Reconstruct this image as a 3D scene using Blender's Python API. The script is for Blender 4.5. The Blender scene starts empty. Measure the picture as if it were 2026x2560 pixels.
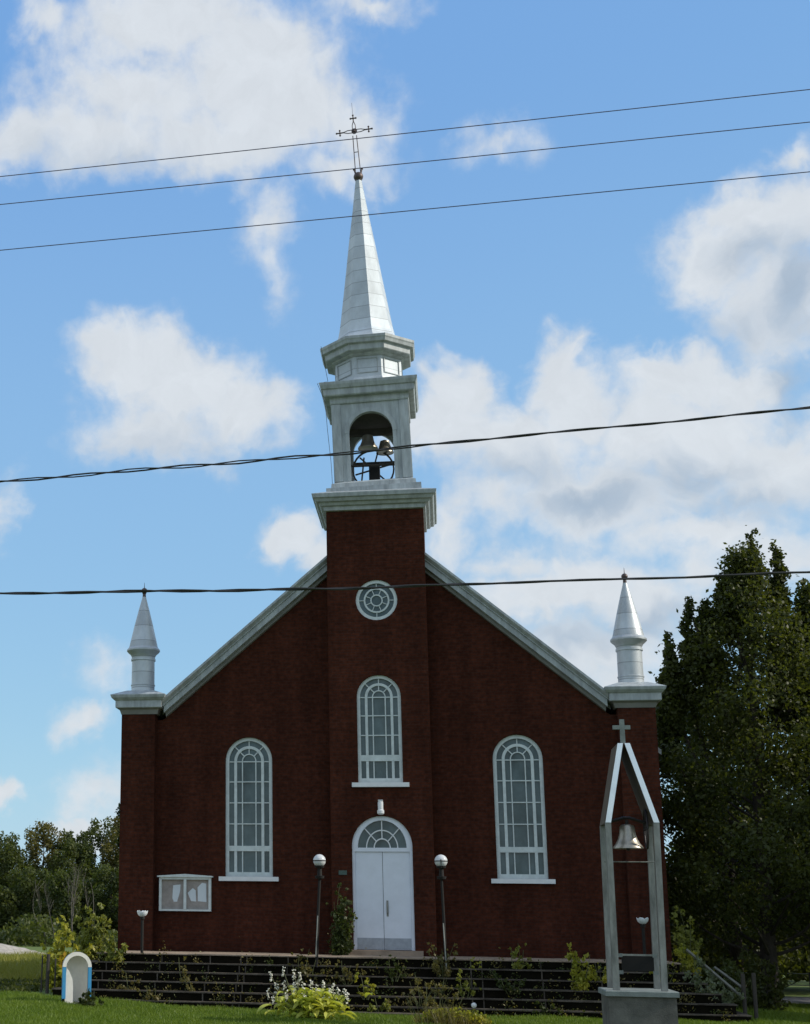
import bpy, bmesh, math, random
import numpy as np
from mathutils import Vector, Matrix
from mathutils.geometry import tessellate_polygon
R_ = math.radians
sc = bpy.context.scene
COL = sc.collection
# ---------------------------------------------------------------- camera
cam = bpy.data.cameras.new('camera'); camo = bpy.data.objects.new('camera', cam); COL.objects.link(camo)
_r = Vector((0.98066879, 0.19520741, 0.01351982)); _u = Vector((0.03200828, -0.2281958, 0.97308897)); _f = Vector((-0.19303935, 0.95384524, 0.23003275))
m = Matrix((( _r.x, _u.x, -_f.x, 1.603), (_r.y, _u.y, -_f.y, -39.439), (_r.z, _u.z, -_f.z, .838), (0, 0, 0, 1)))
camo.matrix_world = m
cam.sensor_fit = 'HORIZONTAL'; cam.sensor_width = 36; cam.lens = 36 * 3663.413 / 2026
cam.shift_x = (1013 - 369.987) / 2026; cam.shift_y = (1426.569 - 1280) / 2026
cam.clip_end = 3000
sc.camera = camo
# ---------------------------------------------------------------- light
SUN_EL, SUN_AZ = 33.0, 91.5      # azimuth measured clockwise from +Y; +X is 90
sd = Vector((math.sin(R_(SUN_AZ)) * math.cos(R_(SUN_EL)), math.cos(R_(SUN_AZ)) * math.cos(R_(SUN_EL)), math.sin(R_(SUN_EL))))
sl = bpy.data.lights.new('sun', 'SUN'); so = bpy.data.objects.new('sun', sl); COL.objects.link(so)
sl.energy = 3.7; sl.angle = R_(.6); sl.color = (1, .93, .82)
so.rotation_euler = (-sd).to_track_quat('-Z', 'Y').to_euler(); so.location = sd * 60
sc.view_settings.view_transform = 'Standard'; sc.view_settings.look = 'None'
sc.view_settings.exposure = 0.0; sc.view_settings.gamma = 1
try:
    sc.cycles.max_bounces = 6; sc.cycles.diffuse_bounces = 3; sc.cycles.glossy_bounces = 3; sc.cycles.transmission_bounces = 4
    sc.cycles.pixel_filter_width = 1.9
except Exception: pass
# ---------------------------------------------------------------- world: sky with clouds placed by direction
w = bpy.data.worlds.new("World"); sc.world = w; w.use_nodes = True
nt = w.node_tree; nt.nodes.clear()
def N(t, **k):
    n = nt.nodes.new(t)
    for a, b in k.items(): setattr(n, a, b)
    return n
def L(a, b): nt.links.new(a, b)
def M(op, a, b=None, c=None, clamp=False):
    n = N('ShaderNodeMath', operation=op); n.use_clamp = clamp
    for i, v in enumerate((a, b, c)):
        if v is None: continue
        if isinstance(v, (int, float)): n.inputs[i].default_value = v
        else: L(v, n.inputs[i])
    return n.outputs[0]
def VM(op, a, b=None):
    n = N('ShaderNodeVectorMath', operation=op)
    for i, v in enumerate((a, b)):
        if v is None: continue
        if isinstance(v, (tuple, list)): n.inputs[i].default_value = v
        else: L(v, n.inputs[i])
    return n.outputs['Value'] if op == 'LENGTH' else n.outputs[0]
BL = [(-10.72, 33.76, 5.79, 2.03, 1.0), (-7.03, 32.21, 4.14, 2.74, 1.25), (-12.42, 31.09, 4.52, 1.82, 0.9), (-6.01, 30.63, 3.59, 2.1, 1.3), (-13.94, 29.62, 4.83, 1.57, 0.9), (-16.85, 29.22, 2.23, 1.43, 0.8), (-2.6, 29.91, 1.85, 1.69, 0.8), (-8.42, 29.53, 5.13, 1.43, 0.9), (-3.48, 28.52, 2.51, 0.72, 0.5), (-1.97, 34.18, 1.88, 0.67, 0.55), (3.01, 28.75, 1.13, 0.63, 0.36), (-6.38, 26.58, 1.01, 1.32, 0.38), (-6.06, 25.09, 0.67, 0.89, 0.3), (-16.17, 33.62, 1.58, 0.82, 0.6), (-12.23, 21.47, 2.49, 1.68, 1.15), (-10.06, 20.57, 3.3, 1.84, 1.2), (-7.74, 19.8, 2.46, 1.54, 1.1), (-11.03, 18.71, 3.77, 1.39, 0.85), (14.34, 26.79, 0.97, 0.67, 0.7), (12.04, 25.38, 1.56, 1.37, 1.15), (13.71, 24.7, 2.33, 1.76, 1.1), (11.0, 23.42, 1.85, 1.26, 0.9), (13.45, 21.94, 2.58, 2.35, 1.05), (11.33, 23.94, 2.13, 1.8, 0.9), (1.16, 19.96, 1.72, 1.43, 1.15), (0.63, 18.48, 2.65, 1.82, 1.1), (5.11, 20.88, 1.07, 1.4, 1.0), (5.64, 19.35, 2.09, 1.77, 1.1), (3.11, 17.88, 3.63, 1.8, 1.1), (9.55, 19.86, 2.56, 1.22, 1.2), (11.67, 19.33, 2.07, 1.28, 1.0), (9.11, 17.86, 4.21, 2.18, 1.1), (12.14, 16.53, 3.48, 2.14, 1.0), (6.04, 15.88, 4.76, 1.79, 1.0), (2.54, 15.64, 2.27, 1.21, 0.6), (9.84, 14.12, 3.3, 1.17, 0.7), (12.54, 13.17, 2.38, 1.72, 0.6), (5.86, 12.9, 2.46, 1.34, 1.05), (3.6, 12.25, 2.8, 1.21, 0.9), (7.56, 12.06, 2.54, 1.33, 0.85), (9.75, 12.81, 1.39, 1.17, 0.6), (6.01, 10.35, 3.96, 1.49, 0.75), (6.79, 8.83, 2.81, 0.89, 0.5), (0.49, 14.51, 0.93, 1.38, 0.6), (2.91, 13.49, 1.8, 0.76, 0.55), (-5.5, 14.66, 1.28, 1.17, 1.0), (-4.55, 14.18, 0.95, 0.93, 0.7), (-13.79, 7.59, 1.18, 0.77, 0.65), (-16.89, 4.69, 0.92, 0.69, 0.95), (-14.08, 3.52, 1.08, 0.58, 0.9), (-17.46, 15.74, 0.8, 1.09, 0.5), (-13.34, 4.68, 1.4, 0.92, 0.45), (-12.82, 9.94, 0.95, 0.78, 0.25), (-11.92, 3.48, 1.54, 0.61, 0.6)]
GR = [(6.02, 15.66, 2.92, 0.89, 1.0), (9.29, 16.37, 2.53, 0.88, 0.6), (13.9, 22.29, 1.23, 2.2, 1.0), (12.48, 23.77, 1.54, 0.83, 0.6), (12.26, 21.26, 1.67, 0.84, 0.4), (7.51, 11.17, 2.26, 0.74, 0.7), (13.47, 19.1, 0.95, 1.12, 0.8), (-7.09, 17.94, 2.44, 0.62, 0.3), (-10.2, 18.1, 3.27, 0.78, 0.3), (3.2, 16.67, 2.42, 0.75, 0.5), (5.3, 10.67, 2.88, 0.75, 0.6), (-12.88, 28.64, 4.29, 0.58, 0.25), (11.34, 15.31, 2.98, 0.72, 0.5)]
tc = N('ShaderNodeTexCoord'); sx = N('ShaderNodeSeparateXYZ'); L(tc.outputs['Generated'], sx.inputs[0])
az = M('MULTIPLY', M('ARCTAN2', sx.outputs[0], sx.outputs[1]), 57.29578)
el = M('MULTIPLY', M('ARCSINE', sx.outputs[2]), 57.29578)
cx = N('ShaderNodeCombineXYZ'); L(az, cx.inputs[0]); L(el, cx.inputs[1]); P0 = cx.outputs[0]
def noise(vec, scale, detail=6, rough=.55, out='Fac', dist=0.0):
    n = N('ShaderNodeTexNoise'); L(vec, n.inputs['Vector']); n.inputs['Scale'].default_value = scale
    n.inputs['Detail'].default_value = detail; n.inputs['Roughness'].default_value = rough; n.inputs['Distortion'].default_value = dist
    return n.outputs[out]
def warp(vec, scale, amt):
    c = noise(vec, scale, 4, .55, 'Color')
    return VM('ADD', vec, VM('MULTIPLY', VM('SUBTRACT', c, (.5, .5, .5)), (amt, amt, 0)))
PW = warp(warp(P0, .22, 3.2), .9, 1.5)
def field(blobs, vec):
    out = None
    for a, e, rx, ry, wt in blobs:
        d = VM('LENGTH', VM('MULTIPLY', VM('SUBTRACT', vec, (a, e, 0)), (1 / rx, 1 / ry, 0)))
        v = M('MULTIPLY', M('SUBTRACT', 1.0, d), wt)
        if out is None: out = v
        else: out = M('SMOOTH_MAX', out, v, .22)
    return out
F = field(BL, PW)
n1 = noise(P0, .50, 8, .56); n2 = noise(P0, 1.9, 6, .55)
F2 = M('ADD', M('ADD', F, M('MULTIPLY', M('SUBTRACT', n1, .5), 1.0)), M('MULTIPLY', M('SUBTRACT', n2, .5), .34))
dens = N('ShaderNodeMapRange', interpolation_type='SMOOTHERSTEP'); L(F2, dens.inputs[0])
dens.inputs[1].default_value = -.42; dens.inputs[2].default_value = .66
# generic clouds over the unseen sky dome, thickened to brighten the ambient light
g = noise(VM('MULTIPLY', P0, (1, 2.2, 1)), .045, 7, .6)
gm = N('ShaderNodeMapRange', interpolation_type='SMOOTHSTEP'); L(g, gm.inputs[0]); gm.inputs[1].default_value = .36; gm.inputs[2].default_value = .58
away = N('ShaderNodeMapRange'); L(M('ABSOLUTE', az), away.inputs[0]); away.inputs[1].default_value = 22; away.inputs[2].default_value = 34
dens_all = M('MAXIMUM', M('MULTIPLY', dens.outputs[0], .93), M('MULTIPLY', gm.outputs[0], M('MULTIPLY', away.outputs[0], .92)), clamp=True)
# grey underside
Gf = field(GR, PW)
gr = N('ShaderNodeMapRange', interpolation_type='SMOOTHSTEP'); L(M('ADD', M('ADD', Gf, M('MULTIPLY', M('SUBTRACT', n1, .5), .45)), M('MULTIPLY', M('SUBTRACT', n2, .5), .10)), gr.inputs[0])
gr.inputs[1].default_value = -.35; gr.inputs[2].default_value = 1.0
cm = N('ShaderNodeMixRGB'); L(gr.outputs[0], cm.inputs[0]); cm.inputs[1].default_value = (.71, .75, .79, 1); cm.inputs[2].default_value = (.40, .49, .60, 1)
# small scale lighting variation inside the cloud
cv = N('ShaderNodeMapRange'); L(noise(PW, .7, 7, .6), cv.inputs[0]); cv.inputs[1].default_value = .3; cv.inputs[2].default_value = .7; cv.inputs[3].default_value = .94; cv.inputs[4].default_value = 1.04
cc = VM('MULTIPLY', cm.outputs[0], None); 
_n = cc.node; _c = N('ShaderNodeCombineXYZ'); [L(cv.outputs[0], _c.inputs[i]) for i in range(3)]; L(_c.outputs[0], _n.inputs[1])
sky = N('ShaderNodeTexSky', sky_type='NISHITA'); sky.sun_disc = False; sky.sun_elevation = R_(SUN_EL); sky.sun_rotation = R_(SUN_AZ)
sky.air_density = 1.0; sky.dust_density = .6; sky.ozone_density = 1.6
low = N('ShaderNodeMapRange', interpolation_type='SMOOTHSTEP'); L(el, low.inputs[0]); low.inputs[1].default_value = 33; low.inputs[2].default_value = 18
lowc = N('ShaderNodeCombineXYZ'); L(M('MULTIPLY', low.outputs[0], .040 / .12), lowc.inputs[0]); L(M('MULTIPLY', low.outputs[0], .046 / .12), lowc.inputs[1]); L(M('MULTIPLY', low.outputs[0], .02 / .12), lowc.inputs[2])
tint = VM('ADD', VM('ADD', VM('MULTIPLY', sky.outputs[0], (.50, .50, .16)), (.13 / .12, .295 / .12, .69 / .12)), lowc.outputs[0])
bg1 = N('ShaderNodeBackground'); L(tint, bg1.inputs[0]); bg1.inputs[1].default_value = .12
bg2 = N('ShaderNodeBackground'); L(cc, bg2.inputs[0]); bg2.inputs[1].default_value = 1.02
ms = N('ShaderNodeMixShader'); L(dens_all, ms.inputs[0]); L(bg1.outputs[0], ms.inputs[1]); L(bg2.outputs[0], ms.inputs[2])
wo = N('ShaderNodeOutputWorld'); L(ms.outputs[0], wo.inputs[0])
# ---------------------------------------------------------------- materials
def mat(name, col, rough=.7, metal=0.0, var=0.0, vscale=3.0, bump=0.0, bscale=20, col2=None, spec=.5, stretch=(1, 1, 1)):
    """procedural material: base colour varied by noise, optional bump"""
    ma = bpy.data.materials.new(name); ma.use_nodes = True; t = ma.node_tree; b = t.nodes['Principled BSDF']
    b.inputs['Roughness'].default_value = rough; b.inputs['Metallic'].default_value = metal; b.inputs['Specular IOR Level'].default_value = spec
    tcn = t.nodes.new('ShaderNodeTexCoord'); mp = t.nodes.new('ShaderNodeMapping'); t.links.new(tcn.outputs['Object'], mp.inputs[0]); mp.inputs['Scale'].default_value = stretch
    n = t.nodes.new('ShaderNodeTexNoise'); t.links.new(mp.outputs[0], n.inputs['Vector']); n.inputs['Scale'].default_value = vscale; n.inputs['Detail'].default_value = 7; n.inputs['Roughness'].default_value = .65
    mr = t.nodes.new('ShaderNodeMapRange'); t.links.new(n.outputs['Fac'], mr.inputs[0]); mr.inputs[1].default_value = .3; mr.inputs[2].default_value = .7
    mx = t.nodes.new('ShaderNodeMixRGB'); t.links.new(mr.outputs[0], mx.inputs[0])
    c2 = col2 or tuple(c * (1 - var) for c in col); c1 = col if col2 else tuple(min(1, c * (1 + var * .6)) for c in col)
    mx.inputs[1].default_value = (*c1, 1); mx.inputs[2].default_value = (*c2, 1)
    t.links.new(mx.outputs[0], b.inputs['Base Color'])
    if bump:
        n2 = t.nodes.new('ShaderNodeTexNoise'); t.links.new(tcn.outputs['Object'], n2.inputs['Vector']); n2.inputs['Scale'].default_value = bscale; n2.inputs['Detail'].default_value = 4
        bp = t.nodes.new('ShaderNodeBump'); bp.inputs['Strength'].default_value = bump; bp.inputs['Distance'].default_value = .02
        t.links.new(n2.outputs['Fac'], bp.inputs['Height']); t.links.new(bp.outputs[0], b.inputs['Normal'])
    return ma
def brick_mat(name):
    ma = bpy.data.materials.new(name); ma.use_nodes = True; t = ma.node_tree; b = t.nodes['Principled BSDF']
    K = t.nodes.new; l = t.links.new
    tcn = K('ShaderNodeTexCoord'); s = K('ShaderNodeSeparateXYZ'); l(tcn.outputs['Object'], s.inputs[0])
    ad = K('ShaderNodeMath'); l(s.outputs[0], ad.inputs[0]); l(s.outputs[1], ad.inputs[1])
    cb = K('ShaderNodeCombineXYZ'); l(ad.outputs[0], cb.inputs[0]); l(s.outputs[2], cb.inputs[1])
    br = K('ShaderNodeTexBrick'); l(cb.outputs[0], br.inputs['Vector']); br.inputs['Scale'].default_value = 1
    br.inputs['Brick Width'].default_value = .215; br.inputs['Row Height'].default_value = .075; br.inputs['Mortar Size'].default_value = .007
    br.inputs['Color1'].default_value = (.062, .0182, .0100, 1); br.inputs['Color2'].default_value = (.041, .0130, .0078, 1); br.inputs['Mortar'].default_value = (.044, .021, .016, 1); br.inputs['Bias'].default_value = -.25
    n = K('ShaderNodeTexNoise'); l(tcn.outputs['Object'], n.inputs['Vector']); n.inputs['Scale'].default_value = .8; n.inputs['Detail'].default_value = 8; n.inputs['Roughness'].default_value = .65
    mr = K('ShaderNodeMapRange'); l(n.outputs['Fac'], mr.inputs[0]); mr.inputs[1].default_value = .3; mr.inputs[2].default_value = .7; mr.inputs[3].default_value = .82; mr.inputs[4].default_value = 1.15
    n3 = K('ShaderNodeTexNoise'); l(cb.outputs[0], n3.inputs['Vector']); n3.inputs['Scale'].default_value = 9; n3.inputs['Detail'].default_value = 2
    mr3 = K('ShaderNodeMapRange'); l(n3.outputs['Fac'], mr3.inputs[0]); mr3.inputs[1].default_value = .3; mr3.inputs[2].default_value = .7; mr3.inputs[3].default_value = .75; mr3.inputs[4].default_value = 1.25
    mp4 = K('ShaderNodeMapping'); l(cb.outputs[0], mp4.inputs[0]); mp4.inputs['Scale'].default_value = (1.6, .16, 1)
    n4 = K('ShaderNodeTexNoise'); l(mp4.outputs[0], n4.inputs['Vector']); n4.inputs['Scale'].default_value = 1.3; n4.inputs['Detail'].default_value = 6
    mr4 = K('ShaderNodeMapRange'); l(n4.outputs['Fac'], mr4.inputs[0]); mr4.inputs[1].default_value = .32; mr4.inputs[2].default_value = .68; mr4.inputs[3].default_value = .80; mr4.inputs[4].default_value = 1.16
    m4 = K('ShaderNodeMath'); m4.operation = 'MULTIPLY'; l(mr.outputs[0], m4.inputs[0]); l(mr4.outputs[0], m4.inputs[1]); mr = m4
    mm = K('ShaderNodeMath'); mm.operation = 'MULTIPLY'; l(mr.outputs[0], mm.inputs[0]); l(mr3.outputs[0], mm.inputs[1])
    vm = K('ShaderNodeVectorMath'); vm.operation = 'SCALE'; l(br.outputs['Color'], vm.inputs[0]); l(mm.outputs[0], vm.inputs['Scale'])
    l(vm.outputs[0], b.inputs['Base Color']); b.inputs['Roughness'].default_value = .95; b.inputs['Specular IOR Level'].default_value = .08
    bp = K('ShaderNodeBump'); bp.inputs['Strength'].default_value = .5; bp.inputs['Distance'].default_value = .006; l(br.outputs['Fac'], bp.inputs['Height']); bp.invert = True; l(bp.outputs[0], b.inputs['Normal'])
    return ma
def seam_mat(name, col, step, rough=.42, metal=.35, vstep=None):
    """painted sheet metal with horizontal lap seams every `step` metres"""
    ma = mat(name, col, rough, metal, .22, 2.2, .15, 30, stretch=(1, 1, .5)); t = ma.node_tree; b = t.nodes['Principled BSDF']
    K = t.nodes.new; l = t.links.new
    src = b.inputs['Base Color'].links[0].from_socket
    tcn = K('ShaderNodeTexCoord'); s = K('ShaderNodeSeparateXYZ'); l(tcn.outputs['Object'], s.inputs[0])
    d = K('ShaderNodeMath'); d.operation = 'DIVIDE'; l(s.outputs[2], d.inputs[0]); d.inputs[1].default_value = step
    fr = K('ShaderNodeMath'); fr.operation = 'FRACT'; l(d.outputs[0], fr.inputs[0])
    lt = K('ShaderNodeMath'); lt.operation = 'LESS_THAN'; l(fr.outputs[0], lt.inputs[0]); lt.inputs[1].default_value = .018 / step
    fl = K('ShaderNodeMath'); fl.operation = 'FLOOR'; l(d.outputs[0], fl.inputs[0])
    wn = K('ShaderNodeTexWhiteNoise'); wn.noise_dimensions = '1D'; l(fl.outputs[0], wn.inputs['W'])
    mr = K('ShaderNodeMapRange'); l(wn.outputs['Value'], mr.inputs[0]); mr.inputs[3].default_value = .86; mr.inputs[4].default_value = 1.08
    vm = K('ShaderNodeVectorMath'); vm.operation = 'SCALE'; l(src, vm.inputs[0]); l(mr.outputs[0], vm.inputs['Scale'])
    mx = K('ShaderNodeMixRGB'); l(lt.outputs[0], mx.inputs[0]); l(vm.outputs[0], mx.inputs[1]); mx.inputs[2].default_value = (col[0] * .5, col[1] * .5, col[2] * .5, 1)
    l(mx.outputs[0], b.inputs['Base Color'])
    return ma
def leaf_mat(name, c1, c2, scale=1.2, trans=.35, rough=.5, tt=(1.5, 1.5, .6)):
    ma = bpy.data.materials.new(name); ma.use_nodes = True; t = ma.node_tree; t.nodes.remove(t.nodes['Principled BSDF'])
    K = t.nodes.new; l = t.links.new; out = t.nodes['Material Output']
    tcn = K('ShaderNodeTexCoord'); n = K('ShaderNodeTexNoise'); l(tcn.outputs['Object'], n.inputs['Vector']); n.inputs['Scale'].default_value = scale; n.inputs['Detail'].default_value = 8; n.inputs['Roughness'].default_value = .8
    mr = K('ShaderNodeMapRange'); l(n.outputs['Fac'], mr.inputs[0]); mr.inputs[1].default_value = .32; mr.inputs[2].default_value = .68
    mx = K('ShaderNodeMixRGB'); l(mr.outputs[0], mx.inputs[0]); mx.inputs[1].default_value = (*c1, 1); mx.inputs[2].default_value = (*c2, 1)
    d = K('ShaderNodeBsdfPrincipled'); d.inputs['Roughness'].default_value = rough; d.inputs['Specular IOR Level'].default_value = .3; l(mx.outputs[0], d.inputs['Base Color'])
    tr = K('ShaderNodeBsdfTranslucent'); vm = K('ShaderNodeVectorMath'); vm.operation = 'MULTIPLY'; l(mx.outputs[0], vm.inputs[0]); vm.inputs[1].default_value = tt; l(vm.outputs[0], tr.inputs[0])
    m2 = K('ShaderNodeMixShader'); m2.inputs[0].default_value = trans; l(d.outputs[0], m2.inputs[1]); l(tr.outputs[0], m2.inputs[2]); l(m2.outputs[0], out.inputs[0])
    return ma
MT = dict(
    brick=brick_mat('brick'),
    white=mat('white_paint', (.74, .76, .78), .5, 0, .1, 4, .05),
    door=mat('door_paint', (.72, .76, .84), .45, 0, .07, 2.5),
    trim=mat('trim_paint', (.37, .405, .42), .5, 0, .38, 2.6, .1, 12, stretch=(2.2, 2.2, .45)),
    trim2=mat('dark_trim_paint', (.20, .20, .19), .6, 0, .3, 2.0),  # frieze and capital bed, browner and darker than the main trim
    silver=seam_mat('silver_sheet', (.53, .58, .62), .40, .55, .2),
    silver2=seam_mat('pinnacle_sheet', (.50, .54, .57), .44, .45, .3),
    frame=mat('window_paint', (.60, .66, .66), .5, 0, .18, 6),
    glass=mat('window_glass', (.016, .042, .042), .12, 0, 0, 1.5, .25, 1.6, col2=(.105, .16, .17), spec=.5, stretch=(1, 1, .6)),  # paler noise in the colour mimics curtains and varied reflections
    kick=mat('kick_plate', (.34, .37, .42), .4, .3, .2, 8),
    roof=mat('roof_sheet', (.30, .31, .31), .5, .3, .2, 1.5),
    iron=mat('dark_iron', (.035, .03, .032), .5, .5, .3, 8),
    verdigris=mat('weathered_iron', (.10, .075, .07), .5, .5, .3, 8),
    black=mat('black_paint', (.010, .009, .008), .85, 0, .2, 8),
    dark=mat('dark_wood', (.05, .042, .035), .8, 0, .4, 5),
    bell=mat('bell_bronze', (.38, .35, .29), .38, .75, .25, 6),
    bell2=mat('dark_bell', (.10, .10, .085), .4, .7, .25, 6),
    conc=mat('concrete', (.135, .13, .115), .9, 0, .55, 2.2, .5, 40),
    conc2=mat('cap_concrete', (.20, .23, .22), .85, 0, .25, 5, .3, 40),
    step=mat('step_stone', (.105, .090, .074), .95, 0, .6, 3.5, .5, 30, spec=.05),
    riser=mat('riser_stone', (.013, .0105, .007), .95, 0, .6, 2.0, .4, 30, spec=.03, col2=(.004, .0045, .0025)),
    floor=mat('platform_stone', (.32, .25, .19), .95, 0, .4, 2.0, .3, 20, spec=.1),
    alu=mat('aluminium', (.27, .275, .255), .55, .3, .5, 3, stretch=(2, 2, .6)),
    aluw=mat('brown_metal', (.16, .13, .10), .5, .3, .3, 3),
    globe=leaf_mat('milk_glass', (.86, .88, .90), (.80, .83, .86), 3, .30, .25, (1, 1, 1)),
    blue=mat('blue_paint', (.045, .27, .52), .45, 0, .12, 6),
    cream=mat('cream_paint', (.74, .72, .66), .6, 0, .1, 7),
    board=mat('board_back', (.32, .29, .27), .9, 0, .25, 5),
    paper=mat('paper', (.62, .68, .72), .9, 0, .05, 5),
    sign=mat('green_plate', (.055, .10, .085), .5, 0, .4, 30),
    bark=mat('bark', (.045, .036, .028), .95, 0, .5, 6, .6, 25, stretch=(1, 1, .25)),
    birch=mat('pale_bark', (.13, .115, .095), .9, 0, .4, 6),
    wood=mat('pale_weathered_wood', (.16, .16, .14), .9, 0, .4, 6),
    cable=mat('cable', (.02, .02, .022), .6, 0, .2, 5),
    wire=mat('bare_wire', (.11, .10, .16), .5, .2, .2, 5),
    pole=mat('pole_wood', (.10, .08, .06), .9, 0, .3, 4),
    stem=mat('plant_stem', (.10, .11, .04), .8, 0, .3, 8),
    petal=mat('petal', (.74, .71, .60), .7, 0, .1, 9),
    gravel=mat('gravel', (.40, .36, .31), .95, 0, .35, 3, .6, 18),
    road=mat('road_surface', (.20, .19, .19), .95, 0, .2, 2, .3, 30),
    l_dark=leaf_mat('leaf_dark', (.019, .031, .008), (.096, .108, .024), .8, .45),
    l_mid=leaf_mat('leaf_mid', (.030, .052, .014), (.075, .085, .022), .8, .35),
    l_for=leaf_mat('leaf_forest', (.038, .062, .016), (.105, .118, .032), .35, .4),
    l_for2=leaf_mat('leaf_forest_warm', (.070, .078, .020), (.16, .135, .040), .25, .3),
    l_con=leaf_mat('leaf_conifer', (.016, .040, .018), (.035, .065, .028), .3, .2),
    l_yel=leaf_mat('leaf_yellow', (.22, .27, .04), (.42, .36, .05), 2.2, .4),
    l_olive=leaf_mat('leaf_olive', (.13, .17, .035), (.26, .25, .055), 2.2, .4),
    l_host=leaf_mat('leaf_hosta', (.32, .40, .07), (.60, .56, .13), 3.0, .35),
    l_dry=leaf_mat('leaf_dry', (.10, .10, .035), (.20, .16, .06), 3.0, .4),
    l_or=leaf_mat('leaf_orange', (.45, .27, .03), (.50, .36, .05), 4, .4),
    l_pale=leaf_mat('leaf_pale', (.22, .25, .18), (.10, .13, .05), 3, .3),
    slopew=mat('sky_bright_metal', (.90, .93, .97), .3, .85, .1, 4),  # bright colour puts reflected sky on the front of the frame slopes
    grass=leaf_mat('grass_blade', (.084, .146, .014), (.158, .214, .028), .9, .35),
    straw=leaf_mat('tall_grass', (.17, .20, .035), (.30, .27, .07), .8, .35),
)
# ---------------------------------------------------------------- builders
def obj(name, verts, faces, m, parent=None, smooth=False):
    me = bpy.data.meshes.new(name); me.from_pydata([tuple(v) for v in verts], [], faces); me.materials.append(MT[m] if isinstance(m, str) else m)
    bm = bmesh.new(); bm.from_mesh(me); bmesh.ops.recalc_face_normals(bm, faces=bm.faces); bm.to_mesh(me); bm.free()
    if smooth:
        for p in me.polygons: p.use_smooth = True
        try: me.set_sharp_from_angle(angle=R_(35))
        except Exception: pass
    o = bpy.data.objects.new(name, me); COL.objects.link(o)
    if parent is not None: o.parent = parent
    return o
def tag(o, label=None, cat=None, group=None, kind=None):
    if label: o['label'] = label
    if cat: o['category'] = cat
    if group: o['group'] = group
    if kind: o['kind'] = kind
    return o
def thing(name, label, cat, group=None, loc=(0, 0, 0)):
    o = bpy.data.objects.new(name, None); COL.objects.link(o); o.location = loc; o.empty_display_size = .2
    return tag(o, label, cat, group)
class MB:
    """collects primitives into one mesh"""
    def __init__(s): s.v = []; s.f = []
    def add(s, v, f):
        n = len(s.v); s.v += [tuple(p) for p in v]; s.f += [tuple(i + n for i in q) for q in f]; return s
    def box(s, x0, x1, y0, y1, z0, z1):
        return s.add([(x0, y0, z0), (x1, y0, z0), (x1, y1, z0), (x0, y1, z0), (x0, y0, z1), (x1, y0, z1), (x1, y1, z1), (x0, y1, z1)],
                     [(0, 3, 2, 1), (4, 5, 6, 7), (0, 1, 5, 4), (1, 2, 6, 5), (2, 3, 7, 6), (3, 0, 4, 7)])
    def rings(s, rs, cap=True):
        n = len(rs[0]); v = [p for r in rs for p in r]; f = []
        for k in range(len(rs) - 1):
            for i in range(n): f.append((k * n + i, k * n + (i + 1) % n, (k + 1) * n + (i + 1) % n, (k + 1) * n + i))
        if cap: f += [tuple(range(n))[::-1], tuple((len(rs) - 1) * n + i for i in range(n))]
        return s.add(v, f)
    def rect_stack(s, x0, x1, y0, y1, prof):
        return s.rings([[(x0 - o, y0 - o, z), (x1 + o, y0 - o, z), (x1 + o, y1 + o, z), (x0 - o, y1 + o, z)] for z, o in prof])
    def lathe(s, cx, cy, prof, n=20, rot=0.0):
        return s.rings([[(cx + r * math.cos(rot + 2 * math.pi * i / n), cy + r * math.sin(rot + 2 * math.pi * i / n), z) for i in range(n)] for z, r in prof])
    def tube(s, pts, r, n=8):
        pts = [Vector(p) for p in pts]; rs = r if isinstance(r, (list, tuple)) else [r] * len(pts); out = []; up = None
        for i, p in enumerate(pts):
            d = (pts[min(i + 1, len(pts) - 1)] - pts[max(i - 1, 0)]).normalized()
            if up is None: up = Vector((0, 0, 1)) if abs(d.z) < .9 else Vector((1, 0, 0))
            a = d.cross(up).normalized(); b = a.cross(d).normalized(); up = b
            out.append([p + (a * math.cos(2 * math.pi * k / n) + b * math.sin(2 * math.pi * k / n)) * rs[i] for k in range(n)])
        return s.rings(out)
    def sphere(s, c, r, n=14, m_=9, sz=1.0):
        return s.lathe(c[0], c[1], [(c[2] - r * sz * math.cos(math.pi * (k + .02) / (m_ + .04)), max(.002, r * math.sin(math.pi * (k + .02) / (m_ + .04)))) for k in range(m_ + 1)], n)
    def prism(s, poly, holes, y0, y1, axis='y'):
        """polygon in (x,z) with holes, extruded from y0 to y1; axis 'x' swaps x and y"""
        loops = [poly] + list(holes); flat = [p for l in loops for p in l]; n = len(flat)
        tri = tessellate_polygon([[Vector((p[0], p[1], 0)) for p in l] for l in loops])
        T = (lambda a, b, c: (a, b, c)) if axis == 'y' else (lambda a, b, c: (b, a, c))
        v = [T(p[0], y0, p[1]) for p in flat] + [T(p[0], y1, p[1]) for p in flat]
        f = [tuple(t) for t in tri] + [tuple(i + n for i in t[::-1]) for t in tri]; k = 0
        for l in loops:
            c = len(l)
            for i in range(c): f.append((k + i, k + (i + 1) % c, n + k + (i + 1) % c, n + k + i))
            k += c
        return s.add(v, f)
    def build(s, name, m, parent=None, smooth=False): return obj(name, s.v, s.f, m, parent, smooth)
def arch(cx, z0, zs, hw, n=24, rz=None):
    rz = rz or hw
    return [(cx - hw, z0), (cx + hw, z0)] + [(cx + hw * math.cos(math.pi * i / n), zs + rz * math.sin(math.pi * i / n)) for i in range(n + 1)]
def circ(cx, cz, r, n=32): return [(cx + r * math.cos(2 * math.pi * i / n), cz + r * math.sin(2 * math.pi * i / n)) for i in range(n)]
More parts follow.
